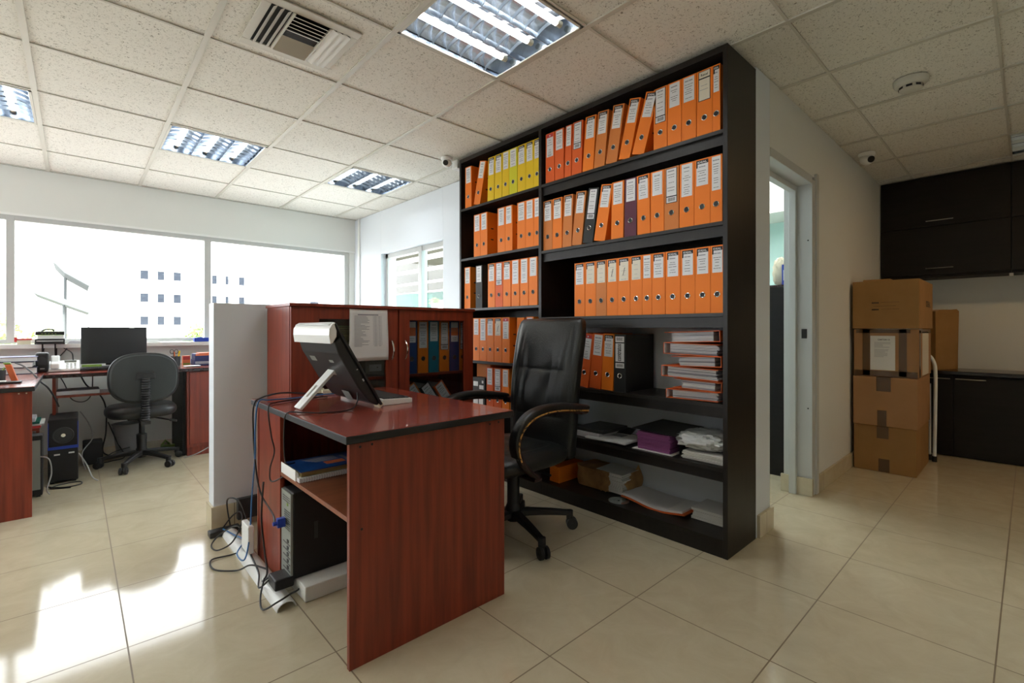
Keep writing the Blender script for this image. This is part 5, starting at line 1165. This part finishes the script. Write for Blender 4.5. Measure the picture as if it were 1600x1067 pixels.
for pts, lb in ((((-.62, 25, 3.62), (-.30, 25, 3.22), (.42, 25, 2.74)), 'upper thin sloping grey canopy outside the window'), (((-1.15, 25, 2.40), (-.3, 25, 2.0), (.42, 25, 1.68)), 'lower thin sloping grey canopy on posts outside the window')):
    t = thing('canopy', lb, 'canopy', (pts[0][0], 25, -4), 0, 'canopies outside')
    P = [Vector(p) for p in pts]
    MB().prism([P[0], P[1], P[2], P[2]+Vector((0, 0, .12)), P[1]+Vector((0, 0, .22)), P[0]+Vector((0, 0, .06))], (0, 3.5, 0)).build('roof', 'canopy', t)
    if 'upper' in lb: MB().cyl((-.30, 27.5, -4), (-.30, 27.5, 3.3), .05).build('post', 'canopy', t)
    if 'lower' in lb: MB().cyl((-.32, 25.5, -4), (-.32, 25.5, 2.02), .04).cyl((.40, 25.5, -4), (.40, 25.5, 1.2), .03).build('post', 'canopy', t)
def tree(name, x, y, z0, z1, r, seed, label, palm=False):
    rr = random.Random(seed); t = thing(name, label, 'tree', (x, y, -4))
    MB().cyl((x, y, -4), (x, y, z0+.3*(z1-z0)), .12, .07).build('trunk', 'kraft', t)
    m_ = MB()
    if palm:
        for k in range(22):
            a = rr.uniform(0, 2*PI); L_ = r*rr.uniform(.7, 1.1); up = rr.uniform(.1, .8)
            for q in range(10):
                u = q/9; c = Vector((x+math.cos(a)*L_*u, y+math.sin(a)*L_*u, z0+(z1-z0)*(.35+up*u*1.3-1.1*u*u))); n = Vector((-math.sin(a), math.cos(a), 0))
                for s_ in (-1, 1): m_.add([c, c+n*s_*.35+Vector((math.cos(a)*.12, math.sin(a)*.12, -.12)), c+Vector((math.cos(a)*.1, math.sin(a)*.1, .02))], [(0, 1, 2)])
    else:
        for k in range(1400):
            d = Vector((rr.gauss(0, 1), rr.gauss(0, 1), rr.gauss(0, 1))).normalized()*rr.random()**.4
            c = Vector((x+d.x*r, y+d.y*r, (z0+z1)/2+d.z*(z1-z0)/2)); e = Vector((rr.uniform(-1, 1), rr.uniform(-1, 1), rr.uniform(-1, 1))).normalized()*.16; g_ = e.orthogonal().normalized()*.08
            m_.quad(c-e, c+g_, c+e, c-g_)
    m_.build('foliage', 'leaf', t)
tree('palm_tree', 1.75, 30, -.5, 1.8, 1.5, 1, 'pale palm tree below the white building behind the wide monitor', True)
tree('tree', -.9, 33, -1.8, 1.1, 1.3, 2, 'pale bushy tree behind the network rack outside the window')
tree('tree', -3.0, 28, -2.0, 1.9, 1.8, 3, 'pale bushy tree left of the window post outside')
tree('tree', 6.6, 40, -1.5, 1.5, 1.0, 4, 'small pale tree outside at the foot of white building')
# covered walkway seen through the small window
t = thing('walkway_roof', 'grey slatted soffit with white beams seen through small sliding window', 'roof', (9, 12, 2.9))
MB().prism([(5.9, 8, 2.95), (13.5, 8, 2.95), (13.5, 24, 2.95), (10.5, 24, 2.95), (5.9, 12.9, 2.95)], (0, 0, .1)).build('soffit', 'soffit', t)
for x in (6.75, 8.1, 10.3, 13.0): MB().box(x-.16, x+.16, 8, min(24, x*2.14), 2.90, 2.9495).build('beam', 'bldg', t)
MB().box(13.3, 13.5, 8, 24, 2.5, 2.95).build('fascia', 'tealg', t)
MB().box(13.1, 13.3, 9, 9.2, -4, 2.95).build('post', 'bldg', t)
MB().box(13.1, 13.3, 23, 23.2, -4, 2.95).build('post', 'bldg', t)
t = thing('low_wall', 'white low wall under the walkway outside small window', 'wall', (7.4, 14, -4))
MB().box(7.2, 7.5, 9, 22, -4, 1.62).build('wall', 'bldg', t)
tag(MB().box(9.0, 9.9, 15.2, 16.4, -4, 2.35).build('kiosk', 'tealg', origin=(9.5, 15.8, 1.2)), 'teal kiosk standing beyond the low wall outside', 'kiosk')
t = thing('potted_plant', 'small potted plant on the low wall outside the sliding window', 'plant', (7.3, 11.1, 1.62))
MB().lathe([(.08, 1.622), (.11, 1.76)], (7.3, 11.1, 0)).build('pot', 'bldg', t)
m_ = MB(); rr = random.Random(8)
for k in range(160):
    d = Vector((rr.gauss(0, 1), rr.gauss(0, 1), abs(rr.gauss(0, 1)))).normalized()*rr.random()**.5*.17; c = Vector((7.3, 11.1, 1.76))+d; e = Vector((rr.uniform(-1, 1), rr.uniform(-1, 1), rr.uniform(-1, 1))).normalized()*.05; g_ = e.orthogonal().normalized()*.02; m_.quad(c-e, c+g_, c+e, c-g_)
m_.build('leaves', 'leaf', t)
